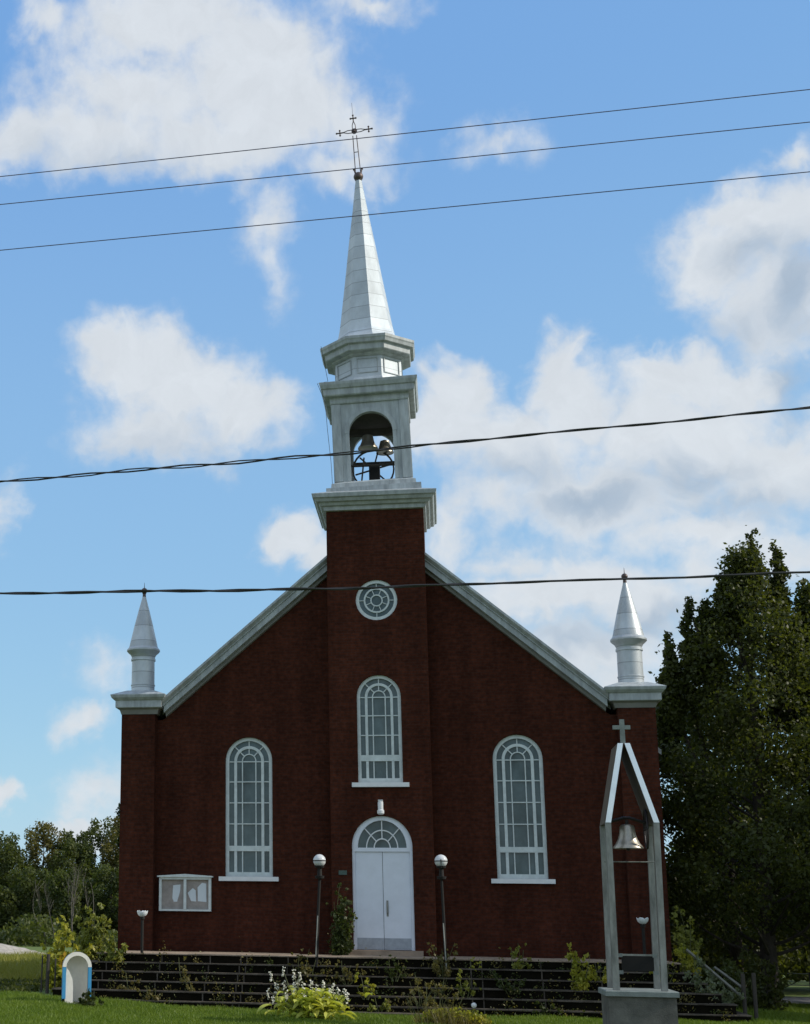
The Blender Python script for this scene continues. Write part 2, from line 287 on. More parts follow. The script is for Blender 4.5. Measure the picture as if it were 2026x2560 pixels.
def arcband(cx, zs, r0, r1, n=20, a0=0, a1=math.pi, rz=1.0):
    return [(cx + r1 * math.cos(a0 + (a1 - a0) * i / n), zs + rz * r1 * math.sin(a0 + (a1 - a0) * i / n)) for i in range(n + 1)] + \
           [(cx + r0 * math.cos(a1 - (a1 - a0) * i / n), zs + rz * r0 * math.sin(a1 - (a1 - a0) * i / n)) for i in range(n + 1)]
def spoke(cx, cz, r0, r1, a, wd, rz=1.0):
    c, s_ = math.cos(a), math.sin(a); h = wd / 2
    return [(cx + r0 * c - h * s_, cz + rz * r0 * s_ + h * c), (cx + r0 * c + h * s_, cz + rz * r0 * s_ - h * c), (cx + r1 * c + h * s_, cz + rz * r1 * s_ - h * c), (cx + r1 * c - h * s_, cz + rz * r1 * s_ + h * c)]
def leaves(name, pts, size, m, parent=None, rng=None, up=0.0, asp=.6, droop=0.0, jit=.4):
    """many small leaf faces, one mesh"""
    rng = rng or np.random.default_rng(1); n = len(pts); pts = np.asarray(pts, float)
    a = rng.normal(size=(n, 3)); a[:, 2] -= droop; a /= np.linalg.norm(a, axis=1)[:, None]
    b = rng.normal(size=(n, 3)); b[:, 2] += 0; b -= (b * a).sum(1)[:, None] * a; b /= np.linalg.norm(b, axis=1)[:, None]
    s = (size * (1 - jit + 2 * jit * rng.random(n)))[:, None]
    v = np.stack([pts - a * s * .5, pts + b * s * asp * .5 + a * s * .05, pts + a * s * .5, pts - b * s * asp * .5 + a * s * .05], 1).reshape(-1, 3)
    me = bpy.data.meshes.new(name); me.vertices.add(4 * n); me.vertices.foreach_set('co', v.ravel()); me.loops.add(4 * n); me.loops.foreach_set('vertex_index', np.arange(4 * n, dtype=np.int32))
    me.polygons.add(n); me.polygons.foreach_set('loop_start', np.arange(0, 4 * n, 4, dtype=np.int32)); me.polygons.foreach_set('loop_total', np.full(n, 4, dtype=np.int32)); me.update(calc_edges=True); me.materials.append(MT[m])
    o = bpy.data.objects.new(name, me); COL.objects.link(o)
    if parent is not None: o.parent = parent
    return o
def sstep(t): t = max(0., min(1., t)); return t * t * (3 - 2 * t)
def gz(x, y): return -1.2 + .19 * sstep((-x - 3) / 5) - .10 * sstep((x - 8) / 4) - .03 + .0008 * 0
# ================================================================ SETTING
def sheet():
    xs = sorted(set([-400, -200, -100, -60, -40, -30, -22] + [round(-18 + .5 * i, 2) for i in range(73)] + [22, 30, 40, 60, 100, 200, 400]))
    ys = sorted(set([-200, -100, -60, -45, -35, -25, -18] + [round(-14 + .5 * i, 2) for i in range(60)] + [20, 28, 40, 60, 90, 140, 220, 400, 900]))
    v = [(x, y, gz(x, y)) for y in ys for x in xs]; n = len(xs)
    f = [(j * n + i, j * n + i + 1, (j + 1) * n + i + 1, (j + 1) * n + i) for j in range(len(ys) - 1) for i in range(n - 1)]
    return v, f
gm_ = mat('lawn', (.058, .110, .012), .95, 0, 0, .9, .5, 25, col2=(.12, .15, .026))
o = obj('ground', *sheet(), gm_); tag(o, kind='structure')
# road at the right
rb = MB(); pts = [(9.4, 5.2, 9.6), (14, 5.0, 9.4), (25, 4.6, 9.0), (60, 3.5, 8.0), (120, 2, 7)]
rv = []
for x, a, b in pts: rv += [(x, a, gz(x, a) + .05), (x, b, gz(x, b) + .05)]
o = obj('road', rv, [(2 * i, 2 * i + 2, 2 * i + 3, 2 * i + 1) for i in range(len(pts) - 1)], 'road'); tag(o, kind='structure')

# ================================================================ CHURCH
church = thing('church', 'dark red brick church with silver steeple, twin corner pinnacles and white arched door', 'church')
HW, PIN, TW, TY, TB, PY = 7.0, 6.067, 1.31, -.5, 2.12, -.28
XW = 3.53; DEP = 13.0
side_open = [arch(s * XW, 1.91, 4.98, .635) for s in (-1, 1)]
rk = lambda x: 10.02 - .853 * (abs(x) - 1.31)
for s in (-1, 1):
    g_ = [(s * 1.0, -1.7), (s * (PIN + .2), -1.7), (s * (PIN + .2), 6.1), (s * 5.9, rk(5.9)), (s * 1.0, rk(1.0))]
    MB().prism(g_, [side_open[0 if s < 0 else 1]], 0, .35).build('gable_wall', 'brick', church)
    MB().box(*sorted((s * PIN, s * HW)), PY, .95, -1.69, 6.32).build('pilaster', 'brick', church)
    MB().box(*sorted((s * 6.62, s * 6.93)), .955, DEP, -1.68, 5.45).build('side_wall', 'brick', church)
MB().prism([(-6.9, -1.7), (6.9, -1.7), (6.9, 5.4), (0, 11.2), (-6.9, 5.4)], [], DEP, DEP + .3).build('rear_wall', 'brick', church)
# tower shaft: front wall with openings, then sides and back
w2 = arch(0, 4.33, 6.6, .578); rose = circ(0, 9.215, .555); dr = arch(0, .09, 2.70, .773)
MB().prism([(-TW, -1.7), (TW, -1.7), (TW, 11.72), (-TW, 11.72)], [w2, rose, dr], TY, TY + .3).build('tower_wall', 'brick', church)
mb = MB(); mb.box(-TW, -TW + .3, TY + .302, TB, -1.7, 11.715); mb.box(TW - .3, TW, TY + .302, TB, -1.7, 11.715); mb.box(-TW + .302, TW - .302, TB - .3, TB - .002, 2, 11.71)
mb.build('tower_side', 'brick', church)
# roof
mb = MB()
for s in (-1, 1):
    zr = 10.46 + .853 * 1.31 - .1; xe = 7.25; ze = zr - .853 * xe
    x1 = 5.95; z1 = zr - .853 * x1
    mb.add([(0, .2, zr), (s * x1, .2, z1), (s * x1, DEP + .6, z1), (0, DEP + .6, zr), (0, .2, zr - .14), (s * x1, .2, z1 - .14), (s * x1, DEP + .6, z1 - .14), (0, DEP + .6, zr - .14)],
           [(0, 1, 2, 3), (4, 7, 6, 5), (0, 4, 5, 1), (2, 6, 7, 3), (0, 3, 7, 4), (1, 5, 6, 2)])
    mb.add([(s * x1, .96, z1), (s * xe, .96, ze), (s * xe, DEP + .6, ze), (s * x1, DEP + .6, z1), (s * x1, .96, z1 - .14), (s * xe, .96, ze - .14), (s * xe, DEP + .6, ze - .14), (s * x1, DEP + .6, z1 - .14)],
           [(0, 1, 2, 3), (4, 7, 6, 5), (0, 4, 5, 1), (2, 6, 7, 3), (1, 5, 6, 2)])
mb.build('roof', 'roof', church)
# rake cornices
cs = math.cos(math.atan(.853)); 
for s in (-1, 1):
    def sweep(name, prof, m, xa=1.27, xb=5.86):
        rs = []
        for x in (xa, xb):
            zt = 10.50 - .853 * (x - 1.31)
            rs.append([(s * x, y, zt + n / cs) for y, n in prof])
        MB().rings(rs).build(name, m, church)
    sweep('rake_crown', [(.3, .02), (-.40, .02), (-.40, -.035), (-.30, -.11), (-.30, -.13), (.3, -.13)], 'trim')
    sweep('rake_fascia', [(.1, -.132), (-.25, -.132), (-.25, -.27), (-.20, -.28), (.1, -.28)], 'white' if False else 'trim', 1.27, 5.83)
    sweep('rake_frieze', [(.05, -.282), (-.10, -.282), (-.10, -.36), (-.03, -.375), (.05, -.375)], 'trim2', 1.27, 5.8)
    # pilaster cap
    a, b = sorted((s * 6.02, s * 7.0))
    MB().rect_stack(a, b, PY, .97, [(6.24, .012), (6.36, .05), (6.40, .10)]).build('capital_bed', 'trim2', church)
    MB().rect_stack(a, b, PY, .97, [(6.402, .13), (6.42, .15), (6.60, .15), (6.62, .19), (6.68, .25), (6.74, .27), (6.76, .27), (6.92, -.12)]).build('capital', 'trim', church)
    # pinnacle
    cx = 6.54 * s - .02 * (s > 0); cy = .33
    pin = MB().lathe(cx, cy, [(6.86, .36), (6.93, .345), (6.95, .325), (7.10, .325), (7.115, .34), (7.14, .34), (7.15, .322), (7.80, .318), (7.82, .345), (7.87, .345), (7.89, .325), (7.93, .33), (8.0, .37), (8.05, .43), (8.09, .465), (8.13, .465), (8.17, .43), (8.20, .41)], 28).build('pinnacle', 'silver2', church, True)
    MB().lathe(cx - .0, cy, [(8.202, .405), (8.86, .255), (9.30, .145), (9.62, .06), (9.66, .055)], 28).build('cone', 'silver2', pin, True)
    mb = MB(); mb.lathe(cx, cy, [(9.662, .05), (9.75, .045), (9.76, .06)], 12); mb.sphere((cx, cy, 9.84), .085); mb.lathe(cx, cy, [(9.91, .012), (10.08, .004)], 6); mb.build('finial', 'verdigris', pin, True)
# tower cornice and steeple (the steeple leans slightly to the left, as in the photo)
MB().rect_stack(-TW, TW, TY, TB, [(11.722, .0), (11.74, .06), (11.84, .075), (11.86, .15), (11.93, .19), (11.95, .26), (12.03, .30), (12.05, .345), (12.14, .365), (12.16, .365), (12.30, -.02)]).build('tower_cornice', 'trim', church)
steeple = bpy.data.objects.new('steeple', None); COL.objects.link(steeple); steeple.parent = church
SC = .82
steeple.matrix_local = Matrix.Translation((0, SC, 12.0)) @ Matrix.Rotation(R_(-1.65), 4, 'Y') @ Matrix.Translation((0, -SC, -12.0))
B = 1.035; F0 = SC - B
mb = MB(); mb.rect_stack(-B, B, F0, SC + B, [(12.22, .26), (12.44, .255), (12.445, .13), (12.60, .11), (12.62, .05), (12.66, .02)]); mb.build('belfry_base', 'trim', steeple)
op = arch(0, 12.66, 14.06, .60)
zt = 15.0
mb = MB()
mb.prism([(-B, 12.661), (B, 12.661), (B, zt), (-B, zt)], [op[2:] + [(-.60, 12.661), (.60, 12.661)][:0] or op], F0, F0 + .16) if False else None
def wallpoly(): # wall with an opening that reaches the sill
    a_ = [(-B, 12.661), (-.60, 12.661)] + [(-.60 * math.cos(math.pi * i / 24), 14.06 + .60 * math.sin(math.pi * i / 24)) for i in range(25)] + [(.60, 12.661), (B, 12.661), (B, zt), (-B, zt)]
    return a_
mb.prism(wallpoly(), [], F0, F0 + .15); mb.prism(wallpoly(), [], SC + B - .15, SC + B)
side = [(SC + x * (B - .152) / B, z) for x, z in wallpoly()]
mb.prism(side, [], -B, -B + .15, 'x'); mb.prism(side, [], B - .15, B, 'x')
mb.build('belfry_wall', 'trim', steeple)
for sx_ in (-1, 1):
    mb = MB()
    for yy in (F0 - .035, SC + B + .002):
        x0, x1 = sorted((sx_ * (B + .02), sx_ * (B - .22))); MB().box(x0, x1, yy, yy + .033, 12.67, 14.93).build('corner_pilaster', 'trim', steeple)
    x0, x1 = sorted((sx_ * (B + .002), sx_ * (B + .035)))
    MB().box(x0, x1, F0 - .001, F0 + .2, 12.67, 14.93).build('corner_pilaster', 'trim', steeple); MB().box(x0, x1, SC + B - .2, SC + B + .001, 12.67, 14.93).build('corner_pilaster', 'trim', steeple)
mb = MB(); mb.prism(arcband(0, 14.06, .60, .72, 24), [], F0 - .03, F0 - .002); 
for sx_ in (-1, 1): x0, x1 = sorted((sx_ * .60, sx_ * .70)); mb.box(x0, x1, F0 - .025, F0 - .002, 12.67, 14.058)
mb.build('arch_moulding', 'trim', steeple)
MB().box(-B + .16, B - .16, F0 + .16, SC + B - .16, 14.72, 14.8).build('belfry_ceiling', 'dark', steeple)
MB().rect_stack(-B, B, F0, SC + B, [(14.94, .045), (14.98, .06), (15.12, .06), (15.13, .20), (15.16, .22), (15.32, .23), (15.34, .27), (15.44, .31), (15.50, .32), (15.52, .32), (15.62, -.05)]).build('belfry_cornice', 'trim', steeple)
def octr(ap, z, rot=22.5): # octagon ring, flat side to the front
    r = ap / math.cos(math.pi / 8); return [(r * math.cos(R_(rot + 45 * i)), SC + r * math.sin(R_(rot + 45 * i)), z) for i in range(8)]
drm = MB().rings([octr(.99, 15.56), octr(.97, 15.72), octr(.93, 15.74), octr(.93, 16.40)]).build('drum', 'silver', steeple)
mb = MB()
for i in range(8):
    a = R_(-90 + 45 * i); c, s_ = math.cos(a), math.sin(a); wv = .29
    for (u0, u1, z0, z1) in ((-wv, wv, 16.28, 16.30), (-wv, wv, 15.86, 15.88), (-wv, -wv + .02, 15.88, 16.28), (wv - .02, wv, 15.88, 16.28)):
        v = []
        for d in (.932, .955):
            for u, z in ((u0, z0), (u1, z0), (u1, z1), (u0, z1)): v.append((d * c - u * s_, SC + d * s_ + u * c, z))
        mb.add(v, [(0, 1, 2, 3), (4, 5, 6, 7), (0, 1, 5, 4), (1, 2, 6, 5), (2, 3, 7, 6), (3, 0, 4, 7)])
mb.build('drum_panel_bead', 'trim', steeple)
MB().rings([octr(.95, 16.36), octr(1.02, 16.40), octr(1.03, 16.44), octr(1.18, 16.46), octr(1.195, 16.48), octr(1.205, 16.62), octr(1.205, 16.635), octr(1.29, 16.66), octr(1.31, 16.74), octr(1.33, 16.78), octr(1.335, 16.85), octr(.95, 16.97)]).build('drum_cornice', 'trim', steeple)
TWI = 22.5 - 11
MB().rings([octr(a, z, TWI) for z, a in ((16.93, 1.0), (16.99, .93), (17.06, .87), (17.16, .815), (17.30, .765), (17.5, .725), (17.75, .685), (18.1, .64), (19.1, .505), (20.3, .35), (21.3, .21), (22.30, .085))]).build('spire', 'silver', steeple)
mb = MB()
mb.sphere((0, SC, 22.43), .145); mb.lathe(0, SC, [(22.28, .09), (22.33, .11)], 10)
for sx_ in (-1, 1):
    mb.tube([(.07 * sx_, SC, 22.53), (.115 * sx_, SC, 22.66)], [.035, .02], 6); mb.sphere((.12 * sx_, SC, 22.68), .035, 8, 6)
ball = mb.build('spire_ball', 'verdigris', steeple, True)
mb = MB()
mb.tube([(-.075, SC, 22.56), (-.055, SC, 23.8)], .015, 6); mb.tube([(.075, SC, 22.56), (.055, SC, 23.8)], .015, 6); mb.tube([(-.06, SC, 23.25), (.06, SC, 23.25)], .012, 6)
CZ = 23.95
for dx, dz in ((0, 1), (1, 0), (-1, 0)):
    T = lambda u, v_: (u * dx + v_ * dz, SC, CZ + u * dz + v_ * dx * (1 if dx else 1))
    for q in (-1, 1): mb.tube([T(.05, .05 * q), T(.2, .045 * q), T(.34, .0)], .013, 6)
    mb.tube([T(.32, 0), T(.52, 0)], .02, 6); mb.tube([T(.43, -.075), T(.43, .075)], .02, 6)
    for u, v_ in ((.53, 0), (.43, .08), (.43, -.08)): mb.sphere(T(u, v_), .03, 8, 6)
mb.prism(circ(0, CZ, .085, 16), [circ(0, CZ, .05, 12)], SC - .02, SC + .02)
mb.sphere((0, SC, CZ), .05, 10, 6); mb.tube([(0, SC, CZ + .53), (0, SC, CZ + .95)], .005, 5)
cr = mb.build('spire_cross', 'verdigris', steeple); cr.matrix_local = Matrix.Translation((0, SC, 22.5)) @ Matrix.Rotation(R_(-2.0), 4, 'Y') @ Matrix.Translation((0, -SC, -22.5))
MB().tube([(-1.25, F0 - .3, 16.6), (-1.12, F0 - .02, 15.65), (-1.4, F0 - .3, 15.5), (-1.22, F0 - .1, 15.0), (-1.19, F0 - .1, 14.2), (-1.13, F0 - .1, 13.2), (-1.12, F0 - .1, 12.6)], .007, 5).build('lightning_cable', 'cable', steeple)

# windows ---------------------------------------------------------
def tall_window(cx, y, z0, zs, hw, bars, t0, t1, k=1.0):
    """arched window in three concentric bands: frame (with sash) > glass"""
    ft = .095 * k; ob = hw - ft
    win = MB().prism(arch(cx, z0 + .003, zs, hw - .002), [arch(cx, z0 + .12, zs, ob)], y + .07, y + .16).build('window', 'frame', church)
    mb = MB(); r2, w2_, r3, w3 = .366 * k, .075 * k, .182 * k, .028
    yy0, yy1 = y + .085, y + .14
    mb.prism(arcband(cx, zs, r2 - w2_ / 2, r2 + w2_ / 2), [], yy0, yy1); mb.prism(arcband(cx, zs, r3 - w3 / 2, r3 + w3 / 2), [], yy0 + .01, yy1)
    for s in (-1, 1):
        a, b = sorted((cx + s * (r2 - w2_ / 2), cx + s * (r2 + w2_ / 2))); mb.box(a, b, yy0, yy1, t1 + .001, zs - .001); mb.box(a, b, yy0, yy1, z0 + .1, t0 - .001)
        a, b = sorted((cx + s * (r3 - w3 / 2), cx + s * (r3 + w3 / 2))); mb.box(a, b, yy0 + .01, yy1, t1 + .001, zs - .001); mb.box(a, b, yy0 + .01, yy1, z0 + .1, t0 - .001)
    for z in bars: mb.box(cx - ob - .01, cx + ob + .01, yy0 + .016, yy1 - .004, z - .014, z + .014)
    mb.box(cx - ob - .01, cx + ob + .01, yy0 - .004, yy1 + .004, t0, t1)
    for a in (45, 90, 135):
        mb.prism(spoke(cx, zs, r2 + w2_ / 2 - .01, ob + .01, R_(a), .026), [], yy0 + .012, yy1 - .006); mb.prism(spoke(cx, zs, r3, r2 - w2_ / 2 + .01, R_(a), .026), [], yy0 + .012, yy1 - .006)
    mb.build('sash', 'frame', win)
    MB().prism(arch(cx, z0 + .01, zs, hw - .01), [], y + .143, y + .153).build('pane', 'glass', win)
    sill = MB(); sill.add([], []); sill.box(cx - hw - .16, cx + hw + .16, y - .1, y + .2, z0 - .115, z0 - .002); sill.build('sill', 'white', win)
    return win
tall_window(-XW, 0, 1.91, 4.98, .635, (4.96, 4.42, 3.86, 3.30), 2.58, 2.72)
tall_window(XW, 0, 1.91, 4.98, .635, (4.96, 4.42, 3.86, 3.30), 2.58, 2.72)
tall_window(0, TY, 4.33, 6.60, .578, (6.59, 6.10, 5.58), 4.90, 5.06, .91)
# soldier course arches over the windows
# rose window
mb = MB(); mb.prism(circ(0, 9.215, .553), [circ(0, 9.215, .465)], TY + .04, TY + .13); rw = mb.build('rose_window', 'frame', church)
mb = MB(); mb.prism(circ(0, 9.215, .345, 28), [circ(0, 9.215, .30, 28)], TY + .07, TY + .11); mb.prism(circ(0, 9.215, .165, 20), [circ(0, 9.215, .135, 20)], TY + .075, TY + .11)
for i in range(8): mb.prism(spoke(0, 9.215, .16, .31, R_(22.5 + 45 * i), .018), [], TY + .08, TY + .105)
for i in range(4): mb.prism(spoke(0, 9.215, .34, .47, R_(90 * i), .022), [], TY + .08, TY + .105)
mb.build('tracery', 'frame', rw); MB().prism(circ(0, 9.215, .55), [], TY + .112, TY + .12).build('pane', 'glass', rw)
# door
ZS = 2.70; FR = .10
door = MB(); door.prism([(-.771, .093), (-.70, .093), (-.70, 2.56), (.70, 2.56), (.70, .093), (.771, .093)] + [(.771 * math.cos(math.pi * i / 28), ZS + .771 * math.sin(math.pi * i / 28)) for i in range(29)],
    [[(.625 * math.cos(math.pi * i / 24), 2.66 + .70 * math.sin(math.pi * i / 24)) for i in range(25)]], TY + .05, TY + .18)
dobj = door.build('door', 'door', church)
mb = MB()
for r in (.40, .205): mb.prism(arcband(0, 2.66, r - .014, r + .014, 20, rz=1.12), [], TY + .075, TY + .12)
for a in (45, 90, 135): mb.prism(spoke(0, 2.66, .2, .64, R_(a), .026, 1.12), [], TY + .08, TY + .115)
mb.build('fanlight_bar', 'white', dobj)
MB().prism([(.65 * math.cos(math.pi * i / 24), 2.64 + .73 * math.sin(math.pi * i / 24)) for i in range(25)], [], TY + .121, TY + .13).build('fanlight_pane', 'glass', dobj)
for s in (-1, 1):
    a, b = sorted((s * .006, s * .697)); MB().box(a, b, TY + .085, TY + .135, .10, 2.555).build('door_leaf', 'door', dobj)
    a, b = sorted((s * .012, s * .68)); MB().box(a, b, TY + .078, TY + .084, .11, .39).build('kick_plate', 'kick', dobj)
mb = MB(); mb.tube([(.10, TY + .085, 1.0), (.10, TY + .03, 1.02), (.10, TY + .03, 1.28), (.10, TY + .085, 1.3)], .014, 8); mb.box(.075, .125, TY + .078, TY + .084, .93, 1.33); mb.build('door_handle', 'alu', dobj)
MB().box(-.98, .98, TY - .32, TY - .002, -.05, .088).build('threshold', 'floor', church)
mb = MB(); mb.box(-.69, .69, TY + .14, TY + .17, .1, 2.6); mb.build('door_backing', 'black', dobj)

# ================================================================ things on the facade
t = thing('wall_lamp', 'white jar-shaped lamp fixed to the brick above the arched door', 'lamp', loc=(-.01, TY, 3.5))
MB().box(-.05, .05, -.05, -.002, .24, .35).build('bracket', 'black', t)
MB().lathe(0, -.11, [(.02, .03), (.0, .06), (.03, .09), (.1, .092), (.13, .068), (.30, .07), (.34, .06), (.35, .03)], 16).build('jar', 'globe', t, True)
MB().box(-.06, .06, -.17, -.04, .352, .375).build('cap', 'white', t)
t = thing('number_plate', 'small dull green plate on the tower brick left of the door', 'plate', loc=(-1.02, TY, 2.02))
MB().box(-.105, .105, -.02, -.003, -.055, .055).build('plate', 'sign', t)
t = thing('notice_board', 'glazed notice board with white frame and torn papers under the left window', 'notice board', loc=(-5.23, 0, 1.44))
MB().box(-.68, .68, -.045, -.003, -.425, .43).build('backing', 'board', t)
mb = MB(); mb.box(-.70, -.635, -.12, -.003, -.44, .44); mb.box(.635, .70, -.12, -.003, -.44, .44); mb.box(-.634, .634, -.118, -.003, -.44, -.395); mb.box(-.634, .634, -.118, -.003, .38, .44); mb.box(-.035, .035, -.125, -.046, -.394, .379); mb.build('frame', 'frame', t)
MB().prism([(-.75, .441), (.75, .441), (.75, .475), (0, .525), (-.75, .475)], [], -.17, -.002).build('hood', 'frame', t)
for nm, pl in (('left', [(-.33, .23), (-.13, .25), (-.14, .08), (-.22, -.2), (-.31, -.2), (-.35, -.1)]), ('mid', [(.06, .03), (.2, .16), (.28, .1), (.29, -.19), (.16, -.18)]), ('right', [(.33, .18), (.45, .3), (.56, .28), (.57, -.2), (.34, -.18)])):
    MB().prism(pl, [], -.052, -.047).build('paper', 'paper', t)

# ================================================================ steps
st = thing('front_steps', 'broad dark stone steps with worn pale edges below the church front', 'steps')
rg = random.Random(4)
for k in range(6):
    x0, x1 = -(6.95 + .205 * k), 6.82 + .24 * k; yf = -2.95 - .29 * k; z = -.03 - .208 * k
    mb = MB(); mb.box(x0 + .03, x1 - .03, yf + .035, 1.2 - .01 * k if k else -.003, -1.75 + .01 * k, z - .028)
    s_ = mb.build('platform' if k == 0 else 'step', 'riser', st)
    # worn nosing slabs in lengths with small gaps
    x = x0
    while x < x1:
        mb = MB()
        L_ = rg.uniform(1.1, 1.35); xe = min(x1, x + L_)
        dz = rg.uniform(-.006, .004)
        back = yf + .45 if k else 1.0
        if k == 0 :
            mb.box(x + .004, xe - .004, yf + rg.uniform(-.006, .006), TY - .33 if abs((x+xe)/2) < 1.9 else -.30, z - .029, z + dz)
        else: mb.box(x + .004, xe - .004, yf + rg.uniform(-.006, .006), back, z - .029, z + dz)
        x = xe
        mb.build('nosing', 'floor' if k == 0 else 'step', s_)
    if k:
        mb = MB()
        for a, b in ((x0, x0 + .35), (x1 - .4, x1)): MB().box(a + .002, b - .002, yf + .452, 1.19, z - .027, z - .001).build('side_tread', 'step', s_)
    for xx in (-6.6 - .03 * k, -5.3, -4.1, -3.35, -3.2, -2.2, 2.1, 2.35, 3.7, 5.0, 6.3):
        MB().box(xx - .014, xx + .014, yf + .02, yf + .036, z - .21, z - .030).build('joint', 'step', s_)
mb = MB(); mb.box(-1.5, 1.6, -5.0, -4.42, -1.7, -1.19); mb.build('landing_slab', 'step', st)

# ================================================================ bells in the belfry
bl = thing('church_bell', 'dark bell with wheel and yoke hanging in the open belfry arch', 'bell')
bx = -.07
mb = MB(); mb.lathe(bx - .12, SC - .1, [(13.88, .27), (13.87, .285), (13.91, .275), (13.98, .22), (14.08, .18), (14.19, .16), (14.26, .14), (14.29, .05)], 24); mb.lathe(bx + .34, SC + .3, [(13.86, .24), (13.85, .25), (13.90, .24), (13.98, .19), (14.1, .155), (14.2, .13), (14.24, .04)], 20); mb.build('bell_body', 'bell', bl, True)
mb = MB(); mb.box(bx - .7, bx + .7, SC - .09, SC + .09, 14.30, 14.48); mb.build('yoke', 'dark', bl)
fr_ = MB()
for s in (-1, 1):
    for yy in (-.5, .5):
        fr_.tube([(bx + s * .84, SC + yy, 12.68), (bx + s * .66, SC + yy * .3, 14.3)], .05, 4)
fr_.tube([(bx - .85, SC - .5, 13.25), (bx + .85, SC - .5, 13.25)], .035, 4); fr_.tube([(bx - .85, SC + .5, 12.78), (bx + .85, SC + .5, 12.78)], .05, 4)
fr_.tube([(bx - .3, SC - .55, 12.70), (bx - .22, SC - .45, 13.5)], .025, 6)
fr_.build('bell_frame', 'dark', bl)
wh = MB(); wy = SC + .3
wh.prism(circ(bx, 13.38, .60, 30), [circ(bx, 13.38, .555, 30)], wy, wy + .06); wh.box(bx - .9, bx + .9, wy + .62, wy + .68, 13.72, 13.80)
for i in range(6): wh.prism(spoke(bx, 13.38, .05, .53, R_(15 + 60 * i), .04), [], wy + .01, wy + .05)
wh.build('wheel', 'dark', bl)
mb = MB(); mb.box(bx - .10, bx + .20, SC - .25, SC + .1, 12.67, 13.42); mb.build('motor_box', 'black', bl)
# ================================================================ globe lamps
def globe_lamp(name, label, x, y, ztop, zb, lean=0.0, broken=False):
    t = thing(name, label, 'lamp post', 'white lamps on dark posts along the platform', loc=(x, y, zb)); h = ztop - zb
    if broken:
        MB().tube([(lean, 0, 0), (0, 0, h - .23)], .035, 10).build('post', 'black', t, True)
        MB().lathe(0, 0, [(h - .22, .03), (h - .21, .06), (h - .16, .06), (h - .155, .04)], 12).build('fitting', 'black', t, True)
        rg_ = random.Random(3 if x < 0 else 8); n = 18; rings = []
        for k in range(6):
            a = math.pi * (.08 + .42 * k / 5); r = .135 * math.sin(a)
            rings.append([(r * math.cos(2 * math.pi * i / n), r * math.sin(2 * math.pi * i / n), h - .02 - .135 * math.cos(a) + (.02 * math.sin(i * 1.7) if k == 5 else 0)) for i in range(n)])
        rings2 = [[(p[0] * .95, p[1] * .95, p[2] + .004) for p in r] for r in rings[::-1]]
        MB().rings(rings + rings2, False).build('half_globe', 'globe', t, True)
    else:
        MB().tube([(lean, 0, 0), (lean * .5, 0, h * .5), (lean * .45, 0, h * .52), (0, 0, h - .42)], [.035, .035, .035, .032], 10).build('post', 'black', t, True)
        MB().lathe(0, 0, [(h - .43, .04), (h - .42, .10), (h - .36, .115), (h - .355, .06), (h - .18, .05), (h - .165, .10), (h - .12, .12)], 14).build('fitting', 'black', t, True)
        MB().sphere((0, 0, h), .152, 24, 14).build('globe', 'globe', t, True)
        MB().lathe(0, 0, [(h - .016, .153), (h - .012, .158), (h + .004, .158), (h + .008, .153)], 24).build('band', 'black', t, True)
        if x > 0: MB().tube([(0, -.157, h - .16), (0, -.16, h - .05), (0, -.159, h + .04)], .01, 6).build('clip', 'black', t)
    return t
globe_lamp('globe_lamp', 'dark lamp post with round white globe left of the church door', -1.387, -3.3, 2.215, -.27, -.1)
globe_lamp('globe_lamp', 'dark lamp post with round white globe right of the church door', 1.493, -3.3, 2.223, -.27, .04)
globe_lamp('broken_lamp', 'short dark lamp post with broken cup-shaped globe at the left brick corner', -5.79, -3.0, .99, -.03, .0, True)
globe_lamp('broken_lamp', 'short lamp post with broken white globe seen through the bell frame', 6.03, -3.0, .98, -.03, .0, True)
t = thing('conduit', 'thin grey pipe standing beside the left globe lamp post', 'pipe', loc=(-1.5, -3.36, -.03)); MB().tube([(0, 0, 0), (.06, 0, .95)], .014, 6).build('tube', 'alu', t)
t = thing('conduit', 'thin grey pipe standing beside the right globe lamp post', 'pipe', loc=(1.54, -3.38, -.26)); MB().tube([(0, 0, 0), (-.04, 0, 1.05)], .016, 6).build('tube', 'alu', t)

# ================================================================ bell monument
bm_ = thing('bell_monument', 'tall pointed aluminium frame with cross on a concrete block, holding a bell', 'monument')
FY, FD = -9.0, 1.15
MB().rect_stack(4.575, 5.82, FY - .10, FY + FD + .14, [(-1.6, .0), (-.52, .0)]).build('base_block', 'conc', bm_)
MB().rect_stack(4.575, 5.82, FY - .10, FY + FD + .14, [(-.518, .05), (-.43, .05), (-.415, .035)]).build('base_cap', 'conc2', bm_)
outl = [(4.69, -.33), (4.715, 2.77), (5.045, 4.33), (5.145, 4.33)]
def band(o_, i_, m, nm, y0=FY, y1=FY + FD):
    MB().prism(o_ + i_[::-1], [], y0, y1).build(nm, m, bm_)
for y0, y1 in ((FY, FY + .12), (FY + FD - .12, FY + FD)): band([(4.685, -.41), (4.715, 2.766)], [(4.81, -.41), (4.822, 2.766)], 'alu', 'leg', y0, y1)
for y0, y1 in ((FY, FY + .12), (FY + FD - .12, FY + FD)): band([(5.69, -.41), (5.732, 2.766)], [(5.575, -.41), (5.62, 2.766)], 'alu', 'leg', y0, y1)
band([(4.715, 2.77), (5.035, 4.33)], [(4.822, 2.77), (5.138, 4.33)], 'aluw', 'slope_panel', FY + .012); band([(4.715, 2.77), (5.035, 4.33)], [(4.822, 2.77), (5.138, 4.33)], 'slopew', 'slope_face', FY - .01, FY + .01)  # slope_face strips added to show the slopes bright with sky
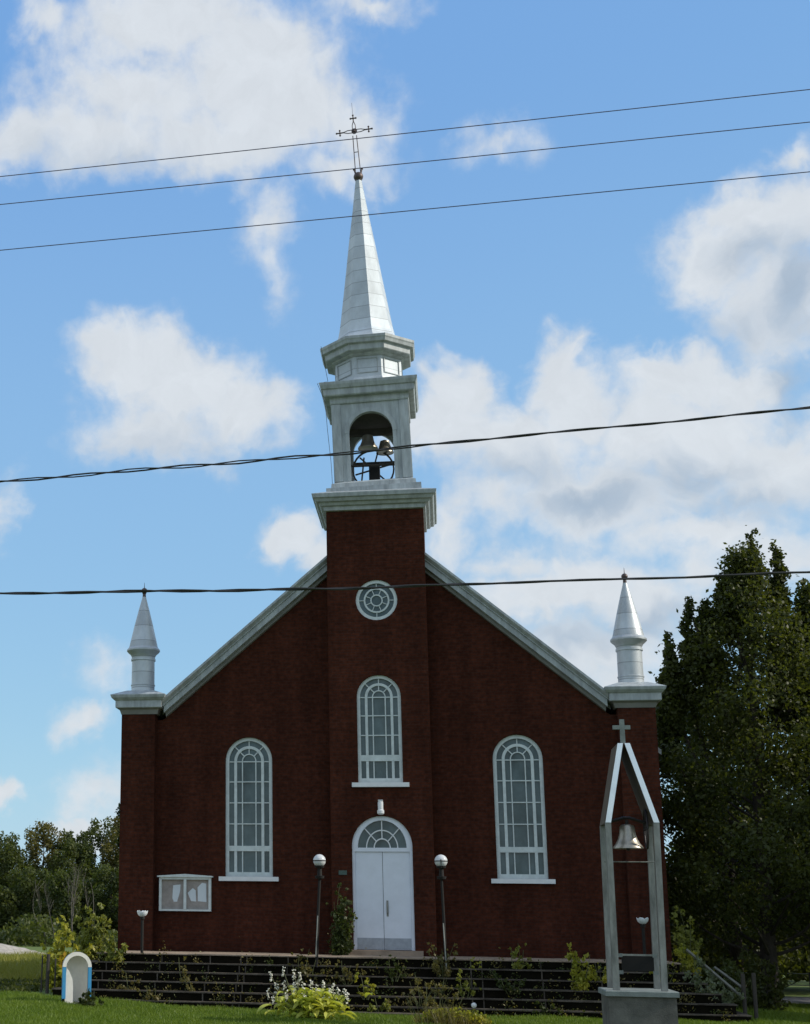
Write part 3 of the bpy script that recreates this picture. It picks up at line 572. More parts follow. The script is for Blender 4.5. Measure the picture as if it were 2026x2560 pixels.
band([(5.732, 2.77), (5.268, 4.33)], [(5.625, 2.77), (5.165, 4.33)], 'aluw', 'slope_panel', FY + .012); band([(5.732, 2.77), (5.268, 4.33)], [(5.625, 2.77), (5.165, 4.33)], 'slopew', 'slope_face', FY - .01, FY + .01)
mb = MB(); mb.box(5.10, 5.19, FY + .02, FY + .09, 4.332, 4.81); mb.box(4.965, 5.099, FY + .02, FY + .09, 4.61, 4.69); mb.box(5.191, 5.30, FY + .02, FY + .09, 4.61, 4.69); mb.build('cross', 'conc2', bm_)
mb = MB(); mb.box(4.812, 5.58, FY + .3, FY + .36, .225, .26); mb.build('cross_bar', 'alu', bm_)
mb = MB(); mb.box(4.90, 5.50, FY + .3, FY + .33, -.06, .222); mb.build('plaque', 'black', bm_)
mb = MB()
for x in (4.83, 5.48):
    for z in (-.10, .22): mb.box(x, x + .09, FY + .28, FY + .299, z - .02, z + .05)
mb.build('clamp', 'conc2', bm_)
MB().tube([(4.7, FY + .5, 2.03), (5.7, FY + .5, 2.03)], .012, 6).build('tie_rod', 'alu', bm_)
t = thing('hanging_bell', 'small polished bronze bell hanging inside the pointed metal frame', 'bell', loc=(5.17, FY + .45, 2.29))
MB().lathe(0, 0, [(0, .27), (-.005, .292), (.02, .29), (.09, .235), (.18, .185), (.30, .155), (.42, .145), (.455, .12), (.47, .04)], 32).build('bell_body', 'bell', t, True)
mb = MB(); mb.tube([(0, 0, .47), (0, 0, .56)], .035, 8); mb.tube([(-.40, 0, .50), (-.06, 0, .60), (.06, 0, .60), (.36, 0, .50)], .03, 8); mb.build('yoke', 'iron', t, True)
mb = MB(); mb.tube([(.36 + .0 * i, .26 * math.cos(2 * math.pi * i / 20), .38 + .38 * math.sin(2 * math.pi * i / 20)) for i in range(21)], .022, 6); mb.tube([(.36, 0, .0), (.36, 0, .76)], .018, 6); mb.tube([(.36, -.26, .38), (.36, .26, .38)], .018, 6); mb.build('wheel', 'iron', t)
mb = MB(); mb.tube([(0, 0, .4), (0, 0, .0)], .014, 6); mb.sphere((0, 0, -.01), .04, 8, 6); mb.build('clapper', 'iron', t)

# ================================================================ shrine niche
t = thing('shrine_niche', 'small upright arched shrine with white rim, blue sides and pale hollow inside', 'shrine', loc=(-6.53, -6.6, -1.07)); t.rotation_euler.z = R_(24)
n = 18; hw, r_in, dp, zsp = .325, .245, .34, .80
rimW = [(hw * math.cos(math.pi * i / n), zsp + hw * math.sin(math.pi * i / n)) for i in range(n + 1)] + [(r_in * math.cos(math.pi - math.pi * i / n), zsp + r_in * math.sin(math.pi * i / n)) for i in range(n + 1)]
MB().prism([(x, z) for x, z in rimW], [], -.05, .02).build('arch_rim', 'cream', t)
for s in (-1, 1):
    a, b = sorted((s * hw, s * (r_in + .005))); MB().box(a, b, -.045, .02, .12, zsp - .003).build('side_band', 'blue', t)
# hollow: half-dome niche, inner and outer shell
rings = []
m_ = 10
def sect(z, r, d):  # half ellipse opening to -y
    return [(r * math.cos(math.pi * i / m_), d * math.sin(math.pi * i / m_), z) for i in range(m_ + 1)]
prof = [(0.0, 1), (.3, 1), (.6, 1), (zsp, 1)] + [(zsp + math.sin(a) , math.cos(a)) for a in (.3, .6, .9, 1.2, 1.4)]
vin = []; vout = []
for k, (z, q) in enumerate(prof):
    zz = z if k < 4 else zsp + (z - zsp) * r_in; zo = z if k < 4 else zsp + (z - zsp) * hw
    vin.append(sect(zz, r_in * max(q, .05), dp * max(q, .08))); vout.append(sect(zo, hw * max(q, .05), (dp + .05) * max(q, .08)))
def shell(rs):
    w_ = m_ + 1; v = [p for r in rs for p in r]; f = [(k * w_ + i, k * w_ + i + 1, (k + 1) * w_ + i + 1, (k + 1) * w_ + i) for k in range(len(rs) - 1) for i in range(m_)]; return v, f
v1, f1 = shell(vin); v2, f2 = shell([[(x, y + .021, z) for x, y, z in r] for r in vout])
obj('niche', v1, f1, 'cream', t, True); obj('outer_shell', v2, f2, 'blue', t, True)
mb = MB(); mb.lathe(0, .1, [(-.12, .40), (.0, .38), (.03, .30)], 16); mb.build('foot', 'conc', t)
MB().prism([(-.26, .0), (-.08, .0), (-.08, .35), (-.10, .55), (-.18, .72), (-.235, .78), (-.26, .5)], [], -.02, .04).build('sunlit_side_fin', 'cream', t)  # pale fin shaped as the sunlit left inner wall of the niche

# ================================================================ overhead lines
def wire(x, X0, z0, X1, z1, sag, r, m, twist=False, label='', name='overhead_wire', Y_=-18.0, seed=1):
    pts = []; n = 240 if twist else 60
    sl_ = (z1 - z0) / (X1 - X0); A, B_ = -34., 36.
    for i in range(n + 1):
        X = A + (B_ - A) * i / n; base = z0 + sl_ * (X - X0); pts.append((X, Y_, base + sag * (((X - (X0 + X1) / 2) / 6.) ** 2)))
    mb = MB()
    if not twist: mb.tube(pts, r, 6)
    else:
        rr = random.Random(seed); ph = 0
        P1, P2, P3 = [], [], []
        for i, p in enumerate(pts):
            ph += (B_ - A) / n * 2 * math.pi / 1.5; o_ = r * (1.15 if seed == 1 else .55)
            wb = .008 * math.sin(i * .31) + .006 * math.sin(i * .83 + 1)
            for lst, a in ((P1, 0), (P2, math.pi)): lst.append((p[0], p[1] + o_ * math.cos(ph * .9 + a), p[2] + wb + o_ * math.sin(ph * .9 + a) * (1.0 + .5 * math.sin(i * .13))))
        mb.tube(P1, r, 6); mb.tube(P2, r * .8, 6)
    o_ = mb.build(name, m); tag(o_, label, 'cable', 'overhead lines across the sky'); return o_
wire(0, -5.36, 12.879, 7.383, 13.153, .006, .0072, 'wire', label='topmost of the thin wires, crossing just below the spire cross')
wire(0, -5.34, 12.357, 7.337, 12.602, .004, .0072, 'wire', label='middle thin wire crossing at the foot of the spire cross', Y_=-18.02)
wire(0, -5.309, 11.549, 7.269, 11.808, .003, .0072, 'wire', label='lowest of the three thin wires, crossing the slim top of the spire', Y_=-17.98)
wire(0, -5.156, 7.497, 6.956, 8.067, .045, .0135, 'cable', True, 'black twisted cable crossing the belfry bell opening', Y_=-18.0)
wire(0, -5.087, 5.662, 6.751, 5.626, .06, .0165, 'cable', True, 'thick black cable crossing the round window', Y_=-18.0, seed=3)
for x, lab in ((-34, 'brown wooden utility pole at the left end of the wires'), (36, 'brown wooden utility pole at the right end of the wires')):
    t = thing('utility_pole', lab, 'utility pole', 'utility poles', loc=(x, -18.12, 0)); MB().tube([(0, 0, -1.3), (0, 0, 14)], [.16, .11], 12).build('pole', 'pole', t, True)
    MB().box(-.05, .05, -.9, 1.1, 12.3, 12.42).build('crossarm', 'pole', t)
# ================================================================ vegetation
def clump_pts(rng, centres, radii, n_each, flat=.8):
    out = []
    for c, r, n in zip(centres, radii, n_each):
        p = rng.normal(size=(n, 3)); p /= np.linalg.norm(p, axis=1)[:, None]; p *= (rng.random(n) ** .45)[:, None] * r; p[:, 2] *= flat
        out.append(p + np.asarray(c))
    return np.concatenate(out)
def limb(mb, rng, p0, p1, r0, r1, sag=.15, n=5):
    p0 = np.array(p0, float); p1 = np.array(p1, float); L0 = np.linalg.norm(p1 - p0); pts = []; rs = []
    j = rng.normal(size=3) * .06 * L0
    for i in range(n + 1):
        t_ = i / n; pts.append(p0 + (p1 - p0) * t_ + j * math.sin(math.pi * t_) + np.array([0, 0, 1]) * sag * L0 * t_ * (t_ - 1)); rs.append(r0 + (r1 - r0) * t_)
    mb.tube(pts, rs, 6)
def big_tree(name, label, cat, x, y, zb, height, crown, nclump, nleaf, lsize, m, seed, lean=(0, 0), trunk_r=.2, clear=2.2, keep=None, group=None, spires=(), flat=.9, cr=(.55, .95), bark='bark'):
    """crown(t) gives the crown radius at fraction t of the crown's height"""
    rng = np.random.default_rng(seed); t = thing(name, label, cat, group, loc=(x, y, zb))
    mb = MB(); H = height
    mb.tube([(0, 0, -.3), (0, 0, .3), (lean[0] * .2, lean[1] * .2, H * .3), (lean[0] * .6, lean[1] * .6, H * .62), (lean[0], lean[1], H * .9)], [trunk_r * 1.5, trunk_r * 1.08, trunk_r * .85, trunk_r * .5, trunk_r * .12], 12)
    cs, rs = [], []
    for k in range(nclump):
        t_ = (k + .5) / nclump; t_ = t_ ** .85; z = clear + (H - clear) * t_; R = crown(t_); a = k * 2.39996 + rng.normal() * .3
        rad = R * math.sqrt(rng.uniform(.12, 1.0)); cx_ = lean[0] * z / H + rad * math.cos(a); cy_ = lean[1] * z / H + rad * math.sin(a)
        r = rng.uniform(*cr) * (1 - .35 * t_)
        cs.append((cx_, cy_, z)); rs.append(r)
        if k % 2 == 0 and rad > .5: limb(mb, rng, (lean[0] * z / H * .8, lean[1] * z / H * .8, max(clear * .6, z - rad * .7)), (cx_, cy_, z), trunk_r * .28 * (1 - .6 * t_), .015)
    for (sx_, sy_, sz0, sz1, sr) in spires:
        for q in range(13):
            u = q / 12; cs.append((sx_ + rng.normal() * .05, sy_ + rng.normal() * .05, sz0 + (sz1 - sz0) * u)); rs.append(sr * (1.08 - .70 * u))
        limb(mb, rng, (sx_ * .6, sy_ * .6, sz0 - 1.5), (sx_, sy_, sz1 - .2), trunk_r * .3, .02, 0)
    vol = np.array([r ** 2 * (3.0 if q_ >= nclump else 1.0) for q_, r in enumerate(rs)]); n_each = np.maximum(20, (nleaf * vol / vol.sum()).astype(int))
    p = clump_pts(rng, cs, rs, n_each, flat)
    # a few stray leaves beyond the clumps break the outline
    st_ = rng.integers(0, len(p), int(len(p) * .05)); p = np.concatenate([p, p[st_] + rng.normal(size=(len(st_), 3)) * .13])
    if keep is not None: p = p[keep(p + np.array([x, y, zb]))]
    mb.build('trunk', bark, t, True); leaves('crown', p, lsize, m, t, rng); return t
notchurch = lambda p: ~((p[:, 0] < 7.32) & (p[:, 1] > -.45)) & (p[:, 2] > -.9)
# the tall tree right of the church
prof = lambda t: 3.45 * max(.0, 1 - t / .90) ** .5 * (.72 + .28 * min(1, t / .12)) + .12
big_tree('broadleaf_tree', 'tall dark green tree standing at the right side of the church', 'tree', 9.8, 2.6, -1.33, 12.1, prof, 160, 90000, .115, 'l_dark', 11, (.2, 0), .21, 2.3, notchurch,
         spires=((.45, .1, 10.9, 12.9, .30), (1.12, .3, 10.8, 12.5, .32), (.03, -.1, 10.4, 12.2, .34), (-.4, 0, 10.0, 11.6, .36), (-1.37, -.1, 9.0, 10.95, .32), (-.95, .1, 9.0, 10.9, .42), (-1.9, .1, 8.0, 10.0, .34), (-2.05, -.2, 7.4, 9.6, .38), (1.8, .2, 9.3, 11.2, .45), (-2.2, .1, 6.4, 8.6, .4)), cr=(.6, 1.05))
big_tree('broadleaf_tree', 'broad tree whose crown fills the right edge beside the tall one', 'tree', 12.6, 3.6, -1.33, 11.3, lambda t: 2.7 * (1 - t) ** .5 + .25, 100, 36000, .14, 'l_dark', 15, (0, 0), .18, 1.8, notchurch, spires=((-.9, 0, 8.6, 11.5, .55), (.2, 0, 8.8, 12.0, .5), (-1.6, 0, 7.8, 10.8, .55)))
big_tree('broadleaf_tree', 'leafy tree at the right edge of the picture behind the tall one', 'tree', 14.4, 6.2, -1.33, 10.8, lambda t: 3.2 * (1 - t) ** .5 + .2, 80, 22000, .17, 'l_dark', 12, (0, 0), .2, 1.5, notchurch)
big_tree('broadleaf_tree', 'dark leafy tree beside the nave behind the tall one', 'tree', 10.6, 11.5, -1.33, 9.8, lambda t: 3.0 * (1 - t) ** .6 + .2, 80, 20000, .18, 'l_dark', 13, (0, 0), .2, .5, notchurch)
# trees outside the frame whose shade falls over the steps
for i, (x, y, h, rr_) in enumerate(((15.6, -2.0, 11.5, 2.6), (21.0, -2.2, 14.0, 2.7), (27.0, -2.6, 17.0, 2.8))[:2]):
    big_tree('maple_tree', ['round maple beyond the right edge, nearest the steps', 'second maple beyond the right edge', 'third and tallest maple beyond the right edge'][i], 'tree', x, y, -1.33, h, lambda t, q=rr_: q * math.sqrt(max(.05, 1 - (2 * t - .9) ** 2 / 1.25)), 60, 12000, .26, 'l_mid', 20 + i, (0, 0), .2, 1.0 + i * 2.4, None, cr=(.8, 1.2))
# hedge and far trees on the right, across the road
rs_ = np.random.default_rng(5)
for i, (x, y, h) in enumerate(((11.5, 17, 5.5), (14.5, 16, 6.5), (17.8, 17, 6), (21, 16, 6.5), (13, 24, 8), (18, 25, 9), (9.5, 15.5, 3.0))):
    big_tree('roadside_tree', ['low dense', 'bushy', 'broad', 'far right', 'taller rear', 'tallest rear', 'smallest'][i] + ' dark tree across the road on the right', 'tree', x, y, -1.3, h, lambda t, q=h: q * .36 * (1 - t * t) + .3, 34, 5200, .3, 'l_dark', 40 + i, (0, 0), .15, .1, notchurch, 'trees across the road', cr=(.8, 1.3))
# forest edge on the left
far = [(-42.5, 74, 8.0, 2.6, 'r'), (-38.8, 70, 7.8, 2.2, 'r'), (-36.6, 76, 8.6, 1.5, 'c'), (-35.2, 70, 8.2, 1.9, 'w'), (-33.0, 73, 9.2, 2.0, 'r'), (-31.2, 70, 8.0, 1.6, 'r'), (-29.3, 72, 10.3, 1.9, 'w'), (-27.6, 74, 9.6, 1.9, 'r'),
       (-26.3, 70, 8.4, 1.6, 'r'), (-24.8, 73, 10.5, 1.9, 'r'), (-23.6, 75, 12.1, 1.3, 'c'), (-22.2, 71, 10.9, 2.0, 'w'), (-20.4, 74, 11.6, 2.0, 'r'), (-18.3, 71, 10.6, 2.1, 'r'), (-16, 74, 11, 2.2, 'w'), (-46.5, 72, 8.4, 2.5, 'w'),
       (-40.5, 62, 4.6, 2.3, 'w'), (-36.8, 60, 4.6, 2.0, 'r'), (-33.5, 62, 5.6, 2.1, 'r'), (-30.3, 60, 5.0, 2.0, 'r'), (-27.3, 62, 5.8, 2.0, 'r'), (-24.4, 60, 5.6, 2.0, 'r'), (-21.5, 62, 6.2, 2.1, 'r'), (-18.6, 60, 5.8, 2.1, 'r'), (-44, 60, 4.2, 2.4, 'r')]
words_ = ['rounded', 'broad', 'slim pointed', 'reddish', 'tall', 'narrow', 'highest olive', 'thick', 'small', 'full', 'spiky dark', 'brownish', 'large', 'dense', 'hidden', 'leftmost warm', 'low warm', 'low dark', 'low full', 'low narrow', 'low wide', 'low thick', 'low dense', 'low rear', 'low left']
for i, (x, y, h, r, kd) in enumerate(far):
    cf = (lambda t, q=r: q * (1 - t) ** .9 + .12) if kd == 'c' else (lambda t, q=r: q * math.sqrt(max(.03, 1 - (1.7 * t - .75) ** 2)) + .1)
    big_tree('conifer_tree' if kd == 'c' else 'forest_tree', words_[i] + (' conifer' if kd == 'c' else ' tree') + ' in the forest edge left of the church', 'tree', x * .985, y, -1.4, h * .89, cf, 52, 8500, .22, {'r': 'l_for', 'w': 'l_for2', 'c': 'l_con'}[kd], 70 + i, (0, 0), .13, .2 if i > 15 else 1.2, None, 'trees of the forest edge', cr=(.5, 1.0), flat=1.15)
# bare pale birches in front of the forest
for i, (x, h, br_) in enumerate(((-21.35, 5.3, 1), (-22.5, 3.6, 0), (-23.1, 3.8, 0), (-20.05, 4.2, 0))):
    rng = np.random.default_rng(90 + i); t = thing('birch_tree', ['forked pale bare birch in front of the dark forest', 'thin pale birch stem just left of the forked birch', 'leaning pale birch stem, leftmost of the thin trunks', 'faint pale birch stem between forked birch and church'][i], 'tree', 'pale birches before the forest', loc=(x, 52, -1.3))
    mb = MB(); mb.tube([(0, 0, 0), (-.1, 0, h * .33)], [.055, .045], 6)
    if br_:
        for q, (dx, hh) in enumerate(((-.75, h * .8), (.12, h * .95), (.45, h * .92))):
            limb(mb, rng, (-.1, 0, h * .32), (dx * .6, 0, hh), .04, .012, .0)
            for k in range(26):
                u = rng.uniform(.35, 1); bx_ = -.1 + (dx * .6 + .1) * u; bz = h * .32 + (hh - h * .32) * u; mb.tube([(bx_, 0, bz), (bx_ + rng.normal() * .25, rng.normal() * .3, bz + rng.uniform(.3, .8))], [.009, .004], 4)
    else:
        limb(mb, rng, (-.1, 0, h * .33), (-.75 + .5 * (i == 3), 0, h), .03, .01, .0)
        for k in range(14):
            u = rng.uniform(.4, 1); mb.tube([(-.1 - .65 * u, 0, h * .33 + h * .67 * u), (-.1 - .65 * u + rng.normal() * .2, rng.normal() * .3, h * .4 + h * .67 * u + .4)], [.012, .004], 4)
    mb.build('trunk', 'birch', t)
# gravel heap
rng = np.random.default_rng(2); gx = np.linspace(-25, -12.5, 60); gy = np.linspace(22, 33, 26); v = []
for yy in gy:
    for xx in gx:
        d = ((xx + 20.3) / 4.6) ** 2 + ((yy - 27.5) / 4.6) ** 2; v.append((xx, yy, -1.35 + 1.05 * math.exp(-d * 1.3) + rng.normal() * .02))
n = len(gx); o = obj('gravel_heap', v, [(j * n + i, j * n + i + 1, (j + 1) * n + i + 1, (j + 1) * n + i) for j in range(len(gy) - 1) for i in range(n - 1)], 'gravel', None, True); tag(o, 'low heap of pale gravel beyond the grass at the left edge', 'gravel heap')
# grass: one object of many blades
def blades(name, n, xr, yr, hmin, hmax, wd, m, seed, dens=None, z_off=0):
    rng = np.random.default_rng(seed); x = rng.uniform(*xr, n); y = rng.uniform(*yr, n)
    if dens is not None: k = dens(x, y, rng); x, y = x[k], y[k]; n = len(x)
    tx = np.clip((-x - 3) / 5, 0, 1); tx = tx * tx * (3 - 2 * tx); ux = np.clip((x - 8) / 4, 0, 1); ux = ux * ux * (3 - 2 * ux); z = -1.23 + .19 * tx - .10 * ux + z_off
    h = rng.uniform(hmin, hmax, n) * (.7 + .5 * np.sin(x * 1.3 + y * .7) ** 2); a = rng.uniform(0, math.pi, n); lx = rng.normal(size=n) * .4 * h; ly = rng.normal(size=n) * .4 * h
    c, s = np.cos(a) * wd, np.sin(a) * wd
    v = np.stack([np.stack([x - c, y - s, z], 1), np.stack([x + c, y + s, z], 1), np.stack([x + lx, y + ly, z + h], 1)], 1).reshape(-1, 3)
    me = bpy.data.meshes.new(name); me.vertices.add(3 * n); me.vertices.foreach_set('co', v.ravel()); me.loops.add(3 * n); me.loops.foreach_set('vertex_index', np.arange(3 * n, dtype=np.int32))
    me.polygons.add(n); me.polygons.foreach_set('loop_start', np.arange(0, 3 * n, 3, dtype=np.int32)); me.polygons.foreach_set('loop_total', np.full(n, 3, dtype=np.int32)); me.update(calc_edges=True); me.materials.append(MT[m])
    o = bpy.data.objects.new(name, me); COL.objects.link(o); return o
notstep = lambda x, y, r: ~((x > -8.05) & (x < 8.1) & (y > -4.45)) & ~((x > 4.4) & (x < 5.9) & (y > -9.1) & (y < -7.7)) & ~((x > -1.55) & (x < 1.65) & (y > -5.05))
o = blades('grass', 260000, (-13, 13), (-16, -3.6), .04, .10, .011, 'grass', 1, notstep); tag(o, 'short mown green grass in front of the church steps', 'grass', kind='stuff')
o = blades('tall_grass', 110000, (-26, -8.3), (-2.5, 24), .10, .42, .022, 'straw', 2, lambda x, y, r: (x < -8.4 - .12 * y) & (y > 1.6 + .5 * np.sin(x * 2)) & (r.random(len(x)) < np.clip((y + 2) / 6, .1, 1)) & ~((x > -7.4) & (y > -1))); tag(o, 'yellowing long grass left of the church', 'grass', kind='stuff')
o = blades('verge_grass', 30000, (8.3, 15), (-3.6, 4.8), .05, .14, .012, 'grass', 3); tag(o, 'green grass on the verge right of the church', 'grass', kind='stuff')
# shrubs --------------------------------------------------------------
def shrub(name, label, x, y, z, stems, m, lsize, nleaf, seed, cat='shrub', spread=.25, r=(.12, .26), extra=None, asp=.6, droop=.3):
    """stems: list of (dx, dy, height)"""
    rng = np.random.default_rng(seed); t = thing(name, label, cat, loc=(x, y, z)); mb = MB(); cs = []; rr = []
    for dx, dy, h in stems:
        limb(mb, rng, (dx * .25, dy * .25, -.05), (dx, dy, h), .014, .004, .0)
        k = max(3, int(h / .085))
        for q in range(k):
            u = (q + 1) / k; cs.append((dx * (.25 + .75 * u) + rng.normal() * spread * .35, dy * (.25 + .75 * u) + rng.normal() * spread * .35, h * u * .97)); rr.append(rng.uniform(*r) * (.98 - .5 * u) * (.35 if rng.random() < .25 else 1))
    mb.build('stem', 'stem', t); vol = np.array([q * q for q in rr]); ne = np.maximum(6, (nleaf * vol / vol.sum()).astype(int))
    p = clump_pts(rng, cs, rr, ne, 1.0)
    if extra: extra(t, rng, p)
    leaves('foliage', p, lsize, m, t, rng, asp=asp, droop=droop); return t
def orange(t, rng, p):
    q = p[(p[:, 2] > .62) & (p[:, 2] < .95) & (p[:, 0] > .05)]; leaves('autumn_leaf', q[rng.random(len(q)) < .45] + [0.02, -.05, 0], .12, 'l_or', t, rng)
shrub('sapling', 'yellow green sapling with orange leaves behind the white shrine', -8.1, -2.2, -1.05, [(.12, 0, 1.9), (.35, .1, 1.45), (-.35, 0, 1.2), (.0, -.1, 1.5), (-.15, .2, .9), (.5, 0, .9), (.75, .1, 1.15), (-.1, -.2, .5)], 'l_yel', .13, 1500, 1, r=(.10, .22), extra=orange)
shrub('sapling', 'tall olive sapling climbing past the left brick corner', -7.45, -1.6, -.4, [(.15, 0, 1.55), (-.2, .1, 1.2), (.42, -.1, 1.25), (-.05, 0, .8), (.45, 0, .7), (-.25, 0, .6), (.1, .1, 1.1), (0, -.2, .35)], 'l_olive', .12, 1900, 2, r=(.12, .24))
shrub('sapling', 'arching green sapling over the left end of the top step', -6.55, -3.05, -.3, [(.05, 0, .72), (.3, -.1, .45), (.45, -.15, .25), (-.15, 0, .4)], 'l_olive', .11, 520, 3, r=(.09, .17))
shrub('climbing_shrub', 'dark leafy shrub growing against the tower left of the door', -1.05, -1.3, -.03, [(.0, .1, 1.75), (.15, 0, 1.4), (-.15, 0, 1.3), (.1, -.1, .9), (-.1, 0, .8), (.2, 0, .6), (-.25, 0, .5)], 'l_mid', .10, 1900, 4, r=(.12, .24))
shrub('weed_clump', 'tangled weeds in front of the left globe lamp post', -1.75, -3.35, -.9, [(.1, 0, 1.05), (-.15, 0, .95), (.25, 0, .8), (.0, -.1, .6), (.3, -.1, .4), (-.3, 0, .7), (.42, 0, .55)], 'l_dry', .075, 900, 5, r=(.06, .16))
shrub('weed_clump', 'pale wispy weeds beside the right globe lamp post', 1.45, -3.3, -.45, [(-.25, 0, .8), (.0, 0, .65), (.28, 0, .75), (-.1, 0, .5), (.15, 0, .5), (-.35, 0, .6)], 'l_dry', .07, 520, 6, r=(.05, .13))
shrub('yellow_shrub', 'bright yellow leafy shrub on the steps right of centre', 4.45, -3.5, -.72, [(.0, 0, .9), (-.12, 0, 1.1), (.15, 0, .65), (.32, 0, .85), (.25, 0, .35), (.0, -.1, .3)], 'l_yel', .095, 800, 7, r=(.07, .16))
shrub('young_weed', 'small green weed standing on the platform between door and yellow shrub', 3.2, -3.0, -.25, [(-.15, 0, .5), (.12, 0, .45), (.0, 0, .6), (.05, 0, .2)], 'l_olive', .085, 240, 8, r=(.06, .12))
shrub('young_weed', 'tiny yellow weed rooted at the platform edge right of the door', 2.15, -3.15, -.38, [(-.05, 0, .35), (.15, 0, .38), (.1, 0, .15)], 'l_yel', .07, 110, 9, r=(.05, .09))
shrub('trailing_weed', 'slanting dry weed lying across the left steps', -4.35, -3.9, -.95, [(-.42, .35, .85), (-.3, .2, .65), (-.15, .1, .45), (-.02, 0, .2)], 'l_dry', .075, 420, 10, r=(.05, .10))
shrub('trailing_weed', 'green weed sprawling over the right middle steps', 2.95, -3.8, -.72, [(-.4, .1, .45), (-.2, 0, .35), (.1, 0, .2), (.3, 0, .3), (.0, 0, .12)], 'l_mid', .08, 380, 11, r=(.06, .12))
for i, (x, y, z, h, mm, lb) in enumerate(((-.3, -4.1, -.9, .55, 'l_yel', 'yellow leafed weed low on the central steps'), (-.75, -3.7, -.6, .5, 'l_dry', 'thin dry weed left of centre on the steps'), (.35, -3.6, -.5, .55, 'l_mid', 'dark green weed on the middle steps below the door'),
        (-5.9, -3.8, -.95, .5, 'l_dry', 'faded weed near the left end of the steps'), (-5.3, -4.2, -1.1, .35, 'l_dry', 'low straggly weed at the foot of the left steps'), (.95, -4.3, -1.1, .75, 'l_dry', 'tall brown weed at the foot of the central steps'),
        (.05, -4.5, -1.2, .35, 'l_olive', 'small weed on the lowest step below the door'), (3.7, -4.4, -1.2, .3, 'l_mid', 'low green weed at the foot of the right steps'), (6.4, -3.3, -.5, .6, 'l_yel', 'yellow weed behind the concrete block of the monument'), (1.95, -3.9, -.85, .6, 'l_olive', 'leafy weed on steps behind the grassy clump'), (-.9, -4.4, -1.15, .5, 'l_mid', 'leafy weed behind the flowering hosta'), (5.0, -3.4, -.5, .45, 'l_yel', 'small yellow weed glimpsed through the monument legs'))):
    shrub('step_weed', lb, x, y, z, [(-.12, 0, h), (.1, 0, h * .8), (.22, 0, h * .5), (-.2, 0, h * .45)], mm, .075, 230, 50 + i, 'weed', r=(.05, .11))
shrub('corner_shrub', 'tall loose shrub at the right brick corner', 7.15, -1.2, -.3, [(-.05, 0, 1.55), (.2, 0, 1.3), (.0, 0, .9), (.35, 0, .8), (.15, 0, .5)], 'l_olive', .1, 1100, 30, r=(.10, .22))
shrub('corner_shrub', 'yellow bush at the right end of the platform', 7.0, -2.3, -.35, [(.0, 0, .75), (.25, 0, .55), (-.1, 0, .35), (.35, 0, .3)], 'l_yel', .09, 500, 31, r=(.08, .16))
shrub('pale_bush', 'bush with whitish leaves tumbling over the right end of the steps', 7.35, -3.55, -.95, [(-.3, .2, 1.1), (.0, .1, .85), (.25, 0, .6), (.45, 0, .4), (-.45, .1, .7), (.6, -.1, .25), (.1, -.1, .3), (-.15, 0, .5)], 'l_pale', .085, 1200, 35, r=(.10, .2))
shrub('edge_bush', 'grey green bush covering the right end of the steps', 7.75, -2.9, -.9, [(.0, 0, .95), (.3, 0, .7), (-.35, 0, .8), (.55, 0, .5), (.1, -.2, .5), (-.2, 0, .5)], 'l_mid', .09, 1500, 32, r=(.12, .24))
shrub('edge_bush', 'dark bush beyond the step end beside the tree trunk', 8.9, .5, -1.25, [(.0, 0, 1.5), (.5, 0, 1.2), (-.5, 0, 1.3), (.9, 0, .9), (.2, 0, .8), (-.3, 0, .7), (-1.0, 0, 1.0)], 'l_dark', .11, 2600, 33, r=(.2, .36))
# leaning boards at the right end of the steps
for i, (a, b, lb) in enumerate((((6.9, -3.35, .28), (8.0, -3.65, -.75), 'long pale weathered board sloping down the right end of the steps'), ((7.5, -3.2, -.1), (8.05, -3.5, -.55), 'short pale board beside the long one at the right step end'))):
    t = thing('weathered_board', lb, 'board', 'boards at the step end'); MB().tube([a, b], .032, 4).build('plank', 'wood', t)
# posts
for i, (x, y, z0, z1, lb) in enumerate(((-8.32, -3., -1.15, -.12, 'thin dark post left of the steps, leftmost of three'), (-8.17, -3., -1.15, -.1, 'thicker dark post left of the steps'), (-7.98, -3., -1.15, -.2, 'slim dark post nearest the shrine'), (8.03, -3.5, -1.3, -.22, 'dark post at the right end of the steps'), (8.26, -3.5, -1.3, -.2, 'outer dark post at the right end of the steps'))):
    t = thing('fence_post', lb, 'post', 'fence posts at the step ends', loc=(x, y, z0)); MB().tube([(0, 0, 0), (.01, 0, z1 - z0)], .045 if i in (1, 3, 4) else .02, 8).build('shaft', 'dark', t)
t = thing('roadside_fence', 'low wire fence on thin posts beside the road at right', 'fence')
mb = MB(); [mb.tube([(x, 3.6, -1.33), (x, 3.6, -.35)], .03, 6) for x in (9.0, 11.0, 13.0, 15.0, 17)]; mb.build('post', 'dark', t)
mb = MB(); [mb.tube([(9, 3.6, z), (17, 3.6, z)], .012, 4) for z in (-.4, -.7, -1.0)]; mb.build('strand', 'alu', t)
